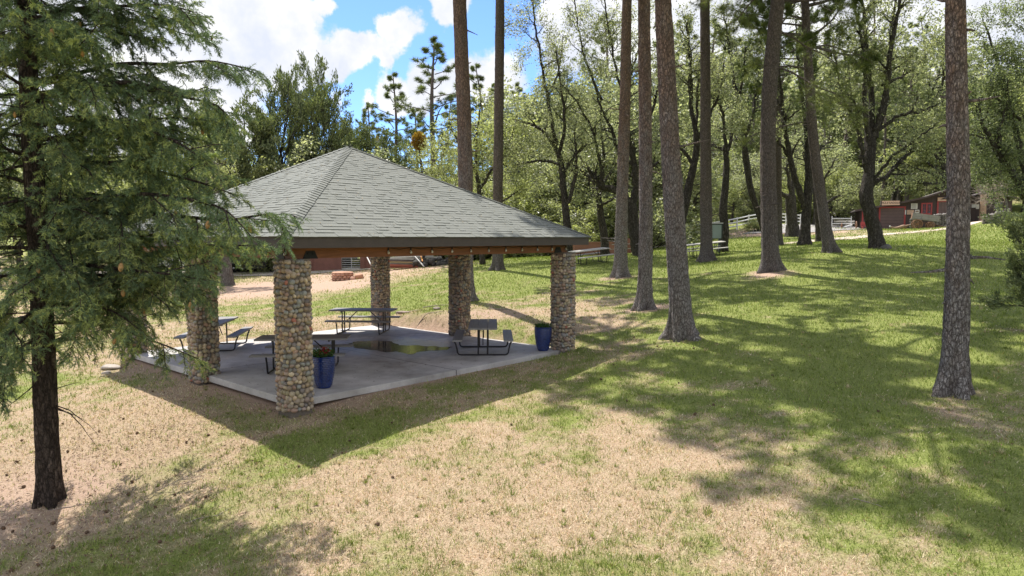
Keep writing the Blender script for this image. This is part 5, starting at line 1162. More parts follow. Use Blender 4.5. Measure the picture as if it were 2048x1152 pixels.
def barn():
    oz = BO[2]; t = thing('workshop', 'long dark brown workshop with red trim and one roof slope rising to the right', 'building', BO, -BA)
    X = bX; Z = lambda py, px: bZ(py, px) - oz
    top = [(X(px), Z(py, px)) for px, py in [(1705, 421), (1790, 406), (1845, 394), (1898, 376), (1946, 398)]]
    zt = lambda x: float(np.interp(x, [p[0] for p in top], [p[1] for p in top]))
    xa, xb = X(1722), X(1905); xe = X(1938)
    wl = MB(); wl.prism([(xa, -3), (xe, -3), (xe, zt(xe) - .1), (X(1898), zt(X(1898)) - .1), (X(1845), zt(X(1845)) - .1), (X(1790), zt(X(1790)) - .1), (xa, zt(xa) - .1)], 0, 9)
    x = xa + .15
    while x < xe - .1:
        if not (X(1757) - .05 < x < X(1806)): wl.box((x, -.012, (zt(x) - 3.3) / 2), (.07, .022, zt(x) + 2.7))
        x += .42
    wl.build('wall', M_barn, t)
    rf = MB()
    for (x0, z0), (x1, z1) in zip(top[:-1], top[1:]): rf.prism([(x0, z0 - .1), (x1, z1 - .1), (x1, z1 + .04), (x0, z0 + .04)], -.9, 9.5)
    r_ = rf.build('roof', M_roofing, t)
    fs = MB()
    for (x0, z0), (x1, z1) in zip(top[:-1], top[1:]): fs.prism([(x0, z0 - .16), (x1, z1 - .16), (x1, z1 + .05), (x0, z0 + .05)], -.935, -.903)
    fs.build('fascia', M_barn, r_)
    d0, d1, dt, db = X(1757), X(1804), Z(416, 1780), Z(459.5, 1780)
    g = MB(); n = 7
    for i in range(n): hgt = (dt - db) / n; g.box(((d0 + d1) / 2, -.03, db + hgt * (i + .5)), (d1 - d0, .05, hgt - .025))
    gd = g.build('garage_door', M_door, t)
    f = MB(); w = .16; zc = (dt + db) / 2; f.box((d0 - w / 2, -.05, zc), (w, .1, dt - db)); f.box((d1 + w / 2, -.05, zc), (w, .1, dt - db)); f.box(((d0 + d1) / 2, -.05, dt + w / 2), (d1 - d0 + 2 * w, .1, w)); f.build('door_frame', M_red, gd)
    sdd = build(t, 'side_door', M_door, lambda m: m.box((X(1731), -.03, 1.0), (.75, .05, 2.1))); build(sdd, 'frame', M_red, lambda m: (m.box((X(1731) - .47, -.05, 1.05), (.16, .1, 2.3)), m.box((X(1731) + .47, -.05, 1.05), (.16, .1, 2.3)), m.box((X(1731), -.05, 2.15), (.78, .1, .14))))
    wx0, wx1, w0, w1 = X(1839), X(1858), Z(428, 1848), Z(407, 1848); wf = MB()
    for x in (wx0, (wx0 + wx1) / 2, wx1): wf.box((x, -.05, (w0 + w1) / 2), (.15, .1, w1 - w0 + .15))
    for z in (w0, w1): wf.box(((wx0 + wx1) / 2, -.045, z), (wx1 - wx0, .09, .15))
    wn = wf.build('window', M_red, t); pn = MB(); pn.box(((wx0 + wx1) / 2, -.012, (w0 + w1) / 2), (wx1 - wx0, .02, w1 - w0)); pn.build('pane', M_winglass, wn)
    bars = MB()
    for k in (.25, .75): bars.box((wx0 + (wx1 - wx0) * k, -.03, (w0 + w1) / 2), (.03, .02, w1 - w0 - .16))
    for k in (.33, .66): bars.box(((wx0 + wx1) / 2, -.031, w0 + (w1 - w0) * k), (wx1 - wx0 - .16, .02, .03))
    bars.build('glazing_bars', M_red, wn)
    e0, e1, et, eb = X(1872), X(1902), Z(404, 1885), Z(447, 1885); dd_ = build(t, 'shop_door', M_door, lambda m: [m.box((e0 + (e1 - e0) * (i + .5) / 5, -.03, (et + eb) / 2), ((e1 - e0) / 5 - .02, .05, et - eb)) for i in range(5)])
    build(dd_, 'frame', M_red, lambda m: (m.box((e0 - .08, -.05, (et + eb) / 2), (.16, .1, et - eb)), m.box(((e0 + e1) / 2, -.05, et + .08), (e1 - e0 + .3, .1, .16)), m.box((e1 + .08, -.05, (et + eb) / 2), (.16, .1, et - eb))))
    WX = [X(q) for q in (1936, 1960, 2022)]
    build(t, 'right_wing', M_barn, lambda m: (m.prism([(WX[0], -1), (WX[2], -1), (WX[2], Z(398, 2022)), (WX[1], Z(388, 1960)), (WX[0], Z(396, 1936))], .6, 8.6), [m.box((WX[0] + .3 + .45 * k, .585, 2.4), (.06, .03, 4.6)) for k in range(int((WX[2] - WX[0]) / .45))]))
    build(t, 'wing_roof', M_roofing, lambda m: (m.prism([(WX[0] - .3, Z(396, 1936)), (WX[1], Z(386, 1960)), (WX[1], Z(384, 1960)), (WX[0] - .3, Z(394, 1936))], -.1, 9), m.prism([(WX[1], Z(386, 1960)), (WX[2] + .4, Z(397, 2022)), (WX[2] + .4, Z(395, 2022)), (WX[1], Z(384, 1960))], -.1, 9)))
    zx, zz = X(1994), Z(411, 1994)
    wn2 = build(t, 'window', M_barn, lambda m: [m.box((zx + q, .56, zz), (.07, .05, .9)) for q in (-.38, .38)] + [m.box((zx, .558, zz + q), (.78, .05, .07)) for q in (-.42, .42)])
    build(wn2, 'pane', M_winglass, lambda m: m.box((zx, .575, zz), (.74, .02, .8)))
    px_ = X(1958); build(t, 'porch_post', M_log, lambda m: m.tube([(px_, -.6, .3), (px_, -.6, 1.9), (px_, -.6, Z(390, 1958))], [.40, .31, .28], 10))
    def sign(label, px0, px1, py0, py1, txt, tpx, y=-1.0, mat=M_signw, nm='sign', lines=0, size=None):
        pc = (px0 + px1) / 2; s = thing(nm, label, 'sign', bP(pc, (py0 + py1) / 2, y), -BA); w = X(px1) - X(px0); h = (py1 - py0) / F * bY(pc)
        build(s, 'board', mat, lambda m: m.box((0, 0, 0), (w, .06, h)))
        if txt: text_mesh(txt, size or h * .62, 'lettering', M_letter, s, (X(tpx) - X(pc), -.034, 0))
        if lines: build(s, 'print', M_letter, lambda m: [m.box((-.02 * (k % 3), -.033, h * (.36 - .72 * k / max(1, lines - 1))), (w * (.72 - .1 * (k % 2)), .006, h * .035)) for k in range(lines)])
        return s
    sign('long pale sign with dark capitals on the low roof edge above the garage door', 1757, 1792, 402.5, 411, 'MULE SADDLES', 1775, -1.0)
    sign('pale sign lettered GIFT SHOP above the shop door, partly behind the lone pine', 1869, 1906, 395, 402, 'GIFT SHOP', 1887, -.16)
    sign('upper whitish notice board left of the red window', 1817, 1830, 407, 418, None, 0, -.1, M_paper, 'notice_board', 6)
    sign('pinkish notice sheet right of the garage door', 1810, 1823, 420, 429, None, 0, -.1, M_signw, 'notice_board', 4)
    s = sign('small yellowish picture board below the upper notice', 1825, 1834, 419.5, 426, None, 0, -.1, M_paper, 'notice_board', 0); build(s, 'painted_shape', M_rust, lambda m: m.tube([(-.15, -.035, -.05), (0, -.035, .02), (.16, -.035, 0)], [.03, .07, .03], 8))
    sign('narrow white thermometer plate beside the garage frame', 1805.5, 1808, 420, 429, None, 0, -.1, M_white, 'wall_plate', 0)
    s = thing('notice_paper', 'two white papers pinned on the dark right wing', 'notice', bP(1946, 411.5, .55), -BA); build(s, 'sheet', M_white, lambda m: m.box((-.1, 0, 0), (.5, .02, .36))); build(s, 'sheet', M_paper, lambda m: m.box((.3, 0, -.08), (.28, .02, .5)))
barn()
def rock_wall(label, pts, hgt, thick, seed, name='stone_wall', cat='wall'):
    r = np.random.RandomState(seed); p = np.array(pts, float); x, y = p[0]; z = h1(x, y); m = MB(); L_ = np.linalg.norm(p[1] - p[0]); d = (p[1] - p[0]) / L_; n = np.array([-d[1], d[0]]); v, f = ICO1
    t = thing(name, label, cat, (x, y, z))
    s = 0
    while s < L_:
        hh = np.interp(s / L_, [0, 1], hgt); q = 0
        while q < hh:
            for sd in (-1, 0, 1):
                c = r.uniform(.6, 1.3); e = v * (r.uniform(.12, .22), r.uniform(.1, .18), r.uniform(.09, .15)) * (1 + .12 * np.sin(v[:, [1, 2, 0]] * 3 + r.rand() * 6))
                gx_, gy_ = d * s + n * sd * thick / 2; m.add(e + np.array([gx_, gy_, q + .05 + h1(x + gx_, y + gy_) - z + r.uniform(-.04, .04)]), f, np.array([c, c * .97, c * .94]))
            q += .2
        s += .26
    m.build('stonework', M_rock, t, smooth=True); return t
rock_wall('white-grey stone pier behind the wagon wheel', [gp(1822, 74.6), gp(1838, 74.2)], (1.15, 1.15), .5, 1, 'stone_pier')
rock_wall('grey stone planter wall under the gift shop door', [gp(1868, 73.2), gp(1912, 72)], (1.35, 1.35), .5, 2)
rock_wall('low grey stone wall rising to the right before the right wing', [gp(1968, 69), gp(2016, 67.5)], (.7, 1.3), .6, 3)
# ore wagon
def wheel(parent, loc, rad=.48, rz=0):
    m = MB(); th = np.linspace(0, 2 * math.pi, 29); m.tube([(math.cos(a) * rad, 0, math.sin(a) * rad) for a in th], .05, 6, cap=False); w = m.build('wheel', M_rust, parent); w.location = loc; w.rotation_euler = (0, 0, rz)
    s = MB(); [s.tube([(0, 0, 0), (math.cos(a) * rad, 0, math.sin(a) * rad)], .03, 5) for a in np.linspace(0, 2 * math.pi, 11)[:-1]]; s.tube([(0, -.12, 0), (0, .12, 0)], .09, 8); s.build('spokes', M_rust, w)
    return w
def wagon():
    x, y = gp(1848, 72.5); z = h1(x, y); t = thing('ore_wagon', 'old tilted wooden wagon box on spoked wheels beside the workshop', 'wagon', (x, y, z), R(-24)); t.scale = (.92, .92, .92)
    bed = MB(); M = roty(R(9)); 
    P = lambda m, c, s: m.box(M @ np.array(c) + np.array([0, 0, .95]), s, M)
    for k in range(3): P(bed, (0, -.55, .12 + .21 * k), (2.7, .05, .185)); P(bed, (0, .55, .12 + .21 * k), (2.7, .05, .185))
    P(bed, (0, 0, 0), (2.7, 1.1, .05))
    for q in (-1.2, -.4, .4, 1.2): P(bed, (q, -.59, .3), (.08, .04, .7))
    b_ = bed.build('wagon_box', M_wagon, t); e = MB(); [P(e, (1.33, 0, .12 + .21 * k), (.05, 1.05, .19)) for k in range(3)]; P(e, (-1.33, 0, .3), (.05, 1.05, .6)); e.build('end_board', M_rust, t)
    wheel(t, (-.75, -.72, .5)); wheel(t, (-.75, .72, .5)); wheel(t, (.55, -.66, .36), .34); wheel(t, (.55, .66, .36), .34)
    build(t, 'undercarriage', M_rust, lambda m: (m.box((-.75, 0, .5), (.1, 1.4, .1)), m.box((.55, 0, .36), (.1, 1.3, .1)), m.box((-.1, 0, .62), (1.6, .12, .1)), m.tube([(1.0, 0, .4), (2.3, -.2, .12)], .05, 6)))
wagon()
def log_piece():
    x, y = gp(1797, 75); z = h1(x, y); t = thing('driftwood_log', 'weathered brown log with stub arms lying before the garage door', 'log', (x, y, z), R(4)); 
    build(t, 'log', M_log, lambda m: (m.tube(smooth_line([(-.95, 0, .34), (-.6, 0, .22), (-.1, 0, .24), (.45, 0, .36), (.8, .02, .42), (1.2, 0, .55)], 20), np.interp(np.linspace(0, 1, 20), [0, .1, .35, .6, .8, 1], [.05, .10, .13, .20, .12, .06]), 9), m.tube([(.5, 0, .3), (.85, -.1, .13), (1.1, -.1, .1)], [.1, .07, .04], 6), m.tube([(-.8, 0, .25), (-.75, -.1, 0)], [.05, .03], 6)))
    build(t, 'knob', M_white, lambda m: m.lathe([(.001, -.09), (.07, -.06), (.09, 0), (.07, .06), (.001, .09)], 10, (-1.0, 0, .38)))
log_piece()
def cart():
    x, y = gp(1694, 74); z = h1(x, y); t = thing('hand_cart', 'low white hand cart with two brown wheels at the end of the drive', 'cart', (x, y, z)); build(t, 'deck', M_white, lambda m: (m.box((0, 0, .2), (1.4, .6, .06)), m.tube([(-.3, 0, .22), (.5, 0, .42)], .06, 6)))
    wheel(t, (-.75, -.3, .3), .28, R(70)); wheel(t, (.78, -.3, .4), .36, R(70))
cart()
t = thing('pipe_rail', 'white pipe barrier rail across the end of the drive', 'rail', (*gp(1682, 76.5), h1(*gp(1682, 76.5))))
for q in (-1.05, 1.05): build(t, 'post', M_white, lambda m: m.tube([(q, 0, -.2), (q, 0, 1.35)], .045, 8))
build(t, 'rail', M_white, lambda m: [m.tube([(-1.05, 0, z), (1.05, 0, z)], .03, 6) for z in (.55, 1.1)])
# small things on the far lawn
t = thing('red_bench', 'small red seat against the workshop wall', 'bench', (*gp(1733, 77.6), h1(*gp(1733, 77.6)))); build(t, 'seat', M_red, lambda m: m.box((0, 0, .42), (1.2, .4, .06))); build(t, 'backrest', M_red, lambda m: m.box((0, .2, .7), (1.2, .05, .4))); [build(t, 'leg', M_red, lambda m: m.box((q, 0, .2), (.08, .36, .4))) for q in (-.5, .5)]
def boulder(label, px, Y, s, seed, col=(1, 1, 1), mat=None, sq=.6):
    r = np.random.RandomState(seed); v, f = ICO2; q = v * (1 + .18 * np.sin(v[:, [1, 2, 0]] * 2.5 + r.rand(3) * 6) + .08 * np.sin(v[:, [2, 0, 1]] * 6 + r.rand(3) * 6)) * s * np.array([1, .8, sq])
    x, y = gp(px, Y); m = MB(); m.add(q, f, col); o = m.build('rock', mat or M_rock, None, smooth=True); o.location = (x, y, h1(x, y) + s * sq * .45); tag(o, label, 'rock'); return o
boulder('dark rock against the foot of the spreading oak', 1772, 34.6, .26, 1, (.5, .5, .5)); boulder('pale flat rock in the grass left of the slab', 213, 17.2, .22, 2, (1.7, 1.6, 1.5), None, .35); boulder('small pale rock beside the flat one', 203, 16.7, .12, 3, (1.6, 1.5, 1.4), None, .35)
boulder('cream rock on the dirt behind the nearest pillar', 553, 37, .22, 5, (1.5, 1.3, 1.0)); boulder('small rock on the bank behind the slab', 872, 24.5, .14, 6, (1.2, 1.1, 1)); boulder('flat stone slab lying on the bank', 805, 24.9, .26, 7, (1.2, 1.0, .9), None, .25)

# ------------------------------------------------------------------ white rail fence
def fence():
    ctrl = [gp(1300, 71), gp(1340, 71.5), gp(1440, 72), gp(1505, 76), gp(1560, 82), gp(1600, 84)]; L_ = smooth_line([(a, b_, 0) for a, b_ in ctrl], 200); seg = np.concatenate([[0], np.cumsum(np.linalg.norm(np.diff(L_, axis=0), axis=1))])
    x0, y0 = L_[0][:2]; z0 = h1(x0, y0); t = thing('rail_fence', 'white three-rail fence climbing behind the lawn trees', 'fence', (x0, y0, z0)); n = int(seg[-1] / 2.4); S_ = np.linspace(0, seg[-1], n + 1); P = []
    for s in S_: a = np.interp(s, seg, L_[:, 0]); b_ = np.interp(s, seg, L_[:, 1]); P.append((a - x0, b_ - y0, h1(a, b_) - z0))
    for p in P: build(t, 'post', M_white, lambda m: m.box((p[0], p[1], p[2] + .6), (.13, .13, 1.4)))
    for p, q in zip(P[:-1], P[1:]): build(t, 'rail', M_white, lambda m: [m.tube([(p[0], p[1], p[2] + h), (q[0], q[1], q[2] + h)], .065, 4) for h in (.4, .78, 1.15)])
fence()
# ------------------------------------------------------------------ green notice board
M_green = plain('grey_green_paint', (.23, .29, .26), .6, nscale=3, namt=.08); M_dkgreen = plain('dark_green_post', (.05, .065, .055), .6)
def board():
    Y = 41.0; x, y = gp(1416, Y); z = h1(x, y); k = Y / F; t = thing('notice_board', 'grey-green notice board on dark posts beyond the lawn table', 'board', (x, y, z)); zc = at_y(1416, 463, Y)[2] - z
    build(t, 'panel', M_green, lambda m: m.box((8 * k, 0, zc), (36 * k, .08, 27 * k))); build(t, 'frame', M_dkgreen, lambda m: (m.box((8 * k, 0, zc + 14.5 * k), (40 * k, .14, 2.4 * k)), m.box((-12 * k, 0, zc), (3 * k, .12, 27 * k)), m.box((27 * k, 0, zc), (2 * k, .12, 27 * k))))
    for q in (-12, 24): build(t, 'post', M_dkgreen, lambda m: m.box((q * k, .1, zc / 2 - .1), (.12, .1, zc + .9)))
    build(t, 'cap', M_white, lambda m: m.box((8 * k, 0, zc + 16.6 * k), (42 * k, .22, 1.6 * k)))
board()
# ------------------------------------------------------------------ red walls, gate, fire ring, lumber behind the pavilion
def redwall(label, px0, px1, Y, pt, pb, name='red_wall', Y2=None):
    a = at_y(px0, pb, Y); x, y = a[:2]; z = h1(x, y); e = np.array(gp(px1, Y2 or Y)) - a[:2]; L_ = np.linalg.norm(e); t = thing(name, label, 'wall', (x, y, z), math.atan2(e[1], e[0])); hgt = (pb - pt) / F * Y
    build(t, 'wall_panel', M_redbrown, lambda m: m.box((L_ / 2, 0, hgt / 2 - .4), (L_, .2, hgt + .8))); build(t, 'coping', M_redbrown, lambda m: m.box((L_ / 2, 0, hgt + .04), (L_ + .08, .28, .08)))
    for q in (0, L_): build(t, 'pier', M_redbrown, lambda m: m.box((q, 0, hgt / 2 - .3), (.36, .36, hgt + .9)))
redwall('red-brown wall beside the white gate, seen under the beam', 622, 678, 56, 507, 541); redwall('short red-brown wall pier right of the white gate', 726, 742, 56, 507, 541); redwall('long red-brown wall behind the far lawn tables', 1150, 1246, 53, 488, 516, Y2=55); redwall('low red-brown wall near the leaning oak', 1256, 1292, 56, 486, 512)
redwall('red-brown wall behind the parked vehicles', 880, 1180, 66, 492, 520); redwall('red-brown screen wall behind the lumber', 800, 890, 60, 497, 530)
def gate():
    Y = 56; x, y = gp(682, Y); z = h1(x, y); t = thing('white_gate', 'white metal gate between the two red-brown walls', 'gate', (x, y, z)); k = Y / F; w = 40 * k; hh = 30 * k
    build(t, 'gate_frame', M_white, lambda m: m.tube([(0, 0, .1), (0, 0, hh), (w * .25, 0, hh - .05), (w * .5, 0, hh - .12), (w * .75, 0, hh - .05), (w, 0, hh + .02), (w * .96, 0, .1), (0, 0, .1)], .04, 6))
    build(t, 'gate_bars', M_white, lambda m: [m.tube([(0, 0, q), (w * .97, 0, q)], .022, 5) for q in np.linspace(.25, hh - .25, 5)] + [m.tube([(w * .5, 0, .1), (w * .5, 0, hh - .1)], .03, 5)])
gate()
M_redrock = plain('red_sandstone', (.42, .24, .17), .9, nscale=3, namt=.3, attr=True, bmp=.5)
def firering():
    r = np.random.RandomState(2); x, y = gp(684, 43.5); z = h1(x, y); t = thing('fire_ring', 'round red sandstone fire ring on the dirt', 'fire ring', (x, y, z)); m = MB(); v, f = ICO1
    for row in range(3):
        for k in range(14):
            a = (k + .5 * row) * 2 * math.pi / 14; c = r.uniform(.75, 1.25); m.add(v * (r.uniform(.13, .17), r.uniform(.13, .17), .095) * (1 + .1 * np.sin(v[:, [1, 2, 0]] * 3 + k)) + np.array([math.cos(a) * .55, math.sin(a) * .55, .06 + .15 * row]), f, (c, c, c))
    m.build('stone_ring', M_redrock, t, smooth=True); build(t, 'capstone', M_redrock, lambda m: m.lathe([(.001, .44), (.62, .44), (.66, .47), (.6, .52), (.001, .53)], 18, col=(1.15, 1.15, 1.1)))
firering()
boulder('red block standing beside the fire ring', 716, 43.2, .34, 8, (.95, .9, .8), M_redrock, .7); boulder('small red stone between ring and block', 704, 43, .18, 9, (1, 1, 1), M_redrock, .7)
def lumber():
    r = np.random.RandomState(6); M_b = [plain('silver_board', (.48, .46, .42), .8, namt=.2), plain('yellowish_board', (.52, .45, .26), .8, namt=.2), plain('dark_board', (.12, .10, .09), .8, namt=.2), plain('red_board', (.27, .09, .06), .8, namt=.2)]
    bx0, by0 = gp(835, 50.5); z = h1(bx0, by0)
    names = ['silver board in the lumber heap, seen under the beam', 'yellowish board in the lumber heap', 'dark timber in the lumber heap', 'red-painted board at the bottom of the lumber heap']
    for k in range(16):
        q = 3 if k < 3 else int(r.choice([0, 0, 0, 1, 2])); L_ = r.uniform(2.5, 4.2); m = MB(); m.box((0, 0, 0), (L_, r.uniform(.15, .3), r.uniform(.06, .14))); o = m.build('board', M_b[q])
        o.location = (bx0 - .7 + r.uniform(-.6, .6), by0 + r.uniform(-.7, .7), z + .06 + .05 * k + .12 * (k >= 3) * 0); o.rotation_euler = (r.uniform(-.05, .05), r.uniform(-.05, .05), r.uniform(-.2, .2)); tag(o, names[q], 'board', ['silver boards', 'yellow boards', 'dark timbers', 'red boards'][q] + ' in the lumber heap')
    m = MB(); v, f = ICO1
    for k in range(46): m.add(v * r.uniform(.12, .3, 3) + np.array([r.uniform(-1.6, 1.6), r.uniform(-.5, .5), r.uniform(.05, .5)]), f)
    o = m.build('slash_heap', plain('charred_brush', (.06, .055, .05), .95, namt=.4)); x, y = gp(872, 50); o.location = (x, y, h1(x, y)); tag(o, 'dark heap of brush at the right end of the lumber', 'brush heap')
    for (p0, p1, c, lb) in [((830, 513), (848, 533), M_white, 'white pole leaning on the lumber heap'), ((733, 512), (742, 530), M_white, 'white pole leaning by the red-brown pier'), ((842, 512), (845, 522), plain('orange_pole', (.6, .25, .03), .5), 'short orange pole behind the lumber heap')]:
        m = MB(); a = at_y(*p0, 50); b_ = at_y(*p1, 49.2); m.tube([a - a, b_ - a], .045, 8); o = m.build('pole', c); o.location = a; tag(o, lb, 'pole')
lumber()
# ------------------------------------------------------------------ parked vehicles glimpsed under the beam
M_carw = plain('white_car_paint', (.70, .70, .70), .25, nscale=2, namt=.03, bmp=0, spec=.6); M_cart = plain('tan_car_paint', (.42, .27, .19), .35, nscale=2, namt=.06, bmp=0); M_cark = plain('black_car_paint', (.02, .02, .022), .2, nscale=2, namt=.1, bmp=0, spec=.6); M_tyre = plain('tyre_rubber', (.02, .02, .02), .9, bmp=0); M_rim = plain('alloy_rim', (.45, .45, .46), .3, .8, bmp=0)
def car(label, px, Y, rz, paint, kind):
    x, y = gp(px, Y); t = thing('parked_' + ('pickup' if kind == 'pickup' else 'car'), label, 'pickup' if kind == 'pickup' else 'car', (x, y, h1(x, y)), rz)
    lo = [(-2.35, .42), (-2.4, .75), (-2.3, 1.0), (-1.0 if kind != 'pickup' else -.9, 1.05), (2.2, 1.02), (2.35, .8), (2.35, .42), (1.85, .36), (1.7, .68), (1.45, .74), (1.2, .68), (1.05, .36), (-1.05, .36), (-1.2, .68), (-1.45, .74), (-1.7, .68), (-1.85, .36)]
    cab = [(-1.0, 1.05), (-.45, 1.68), (.9, 1.70), (1.15, 1.03)] if kind == 'pickup' else [(-1.1, 1.05), (-.45, 1.62), (1.5, 1.64), (2.15, 1.03)]
    bd = MB(); bd.prism(lo, -.88, .88); b_ = bd.build('body', paint, t); bv = b_.modifiers.new('b', 'BEVEL'); bv.width = .05; bv.segments = 3; bv.limit_method = 'ANGLE'
    c = MB(); c.prism(cab, -.76, .76); cb = c.build('cab', paint, t); bv = cb.modifiers.new('b', 'BEVEL'); bv.width = .06; bv.segments = 3
    cx = sum(p[0] for p in cab) / 4; w = MB()
    for y_ in (-.768, .768): w.prism([(cx + (p[0] - cx) * .84, 1.36 + (p[1] - 1.36) * .72) for p in cab], y_ - .006, y_ + .006)
    w.build('window', M_winglass, cb)
    for wx in (-1.45, 1.45):
        for wy in (-.80, .80):
            m = MB(); m.lathe([(.2, -.11), (.33, -.11), (.36, -.07), (.36, .07), (.33, .11), (.2, .11)], 20); o = m.build('wheel', M_tyre, t, smooth=False); o.location = (wx, wy, .36); o.rotation_euler = (R(90), 0, 0); m = MB(); m.lathe([(.02, -.115), (.21, -.1), (.21, .1), (.02, .115)], 14); m.build('rim', M_rim, o)
    for y_ in (-.62, .62): build(t, 'headlight', M_white, lambda m: m.box((-2.385, y_, .82), (.06, .34, .16)))
car('white parked car behind the red-brown trunk, under the beam', 1056, 60, R(6), M_carw, 'car'); car('tan old car beside the white one, under the beam', 1012, 62, R(170), M_cart, 'pickup'); car('dark car with white roof edge behind the back pillar', 936, 60, R(20), M_cark, 'car'); car('white vehicle beyond the road, seen through the fir', 350, 60, R(0), M_carw, 'pickup'); car('dark vehicle parked left of the nearest pillar top', 508, 57.3, R(8), M_cark, 'car')
# ------------------------------------------------------------------ utility pole
def upole():
    Y = 70; x, y = gp(757, Y); z = h1(x, y); t = thing('utility_pole', 'orange-brown utility pole with a pale crossarm behind the roof peak', 'pole', (x, y, z)); zt = at_y(757, 273, Y)[2] - z; k = Y / F
    build(t, 'pole', plain('orange_pole_wood', (.42, .20, .07), .8, nscale=3, namt=.2), lambda m: m.tube([(0, 0, -.3), (0, 0, zt)], [.2, .15], 12)); za = at_y(757, 284, Y)[2] - z
    ar = build(t, 'crossarm', plain('pale_crossarm', (.45, .46, .47), .8), lambda m: m.box((1.5 * k, -.2, za), (44 * k, .12, .16), rotz(.06) @ roty(.09)))
    [build(ar, 'insulator', M_winglass, lambda m: m.lathe([(.03, 0), (.07, .05), (.06, .12), (.02, .2)], 8, (q * k, -.2, za + .12 - q * k * .09))) for q in (-16, -8, 12, 20)]
    build(t, 'wire', M_wire, lambda m: [m.tube(smooth_line([(q * k, -.2, za + .25), (q * k - 14, 3, za - .5), (q * k - 30, 5, za + .2)], 14), .02, 4) for q in (-16, 20)])
upole()
# fallen twigs and roots on the bank
def twig(label, px, py, L_, rz, seed, mat=None, rad=.018):
    r = np.random.RandomState(seed); g = at_z(px, py, 0); Y = g[1]
    for _ in range(8): x, y = gp(px, Y); z = h1(x, y); g = at_z(px, py, z); Y = g[1]
    x, y = g[:2]; P = []; p = np.array([-L_ / 2, 0.])
    for k in range(9): P.append((p[0], p[1])); p = p + np.array([L_ / 8, r.randn() * L_ * .03])
    c, s = math.cos(rz), math.sin(rz); Q = [(a * c - b_ * s, a * s + b_ * c) for a, b_ in P]; m = MB(); m.tube([(a, b_, h1(x + a, y + b_) - h1(x, y) + rad) for a, b_ in Q], np.linspace(rad, rad * .4, 9), 6); o = m.build('fallen_branch', mat or M_deadwood); o.location = (x, y, h1(x, y)); tag(o, label, 'branch')
for i, (px, py, L_, rz, lb) in enumerate([(815, 648, 1.0, -.4, 'pale stick lying on the bank edge behind the slab'), (850, 628, 1.3, .5, 'exposed root at the top of the bank'), (1000, 655, .9, -.2, 'dark root on the bank right of the back pillar'), (875, 612, 1.1, .2, 'upper root on the bank'), (155, 1010, .7, .3, 'thin twig on the ground right of the fir foot'), (1560, 525, 1.2, .1, 'small branch near the swaying trunk'), (1180, 1022, .25, 1.2, 'short dry stick in the tan grass'), (1735, 1008, .35, -.8, 'short pale stick in the shaded grass'), (420, 1030, .6, .6, 'thin twig in the shade of the fir')]): twig(lb, px, py, L_, rz, i, None, .02 if py < 700 else .007)

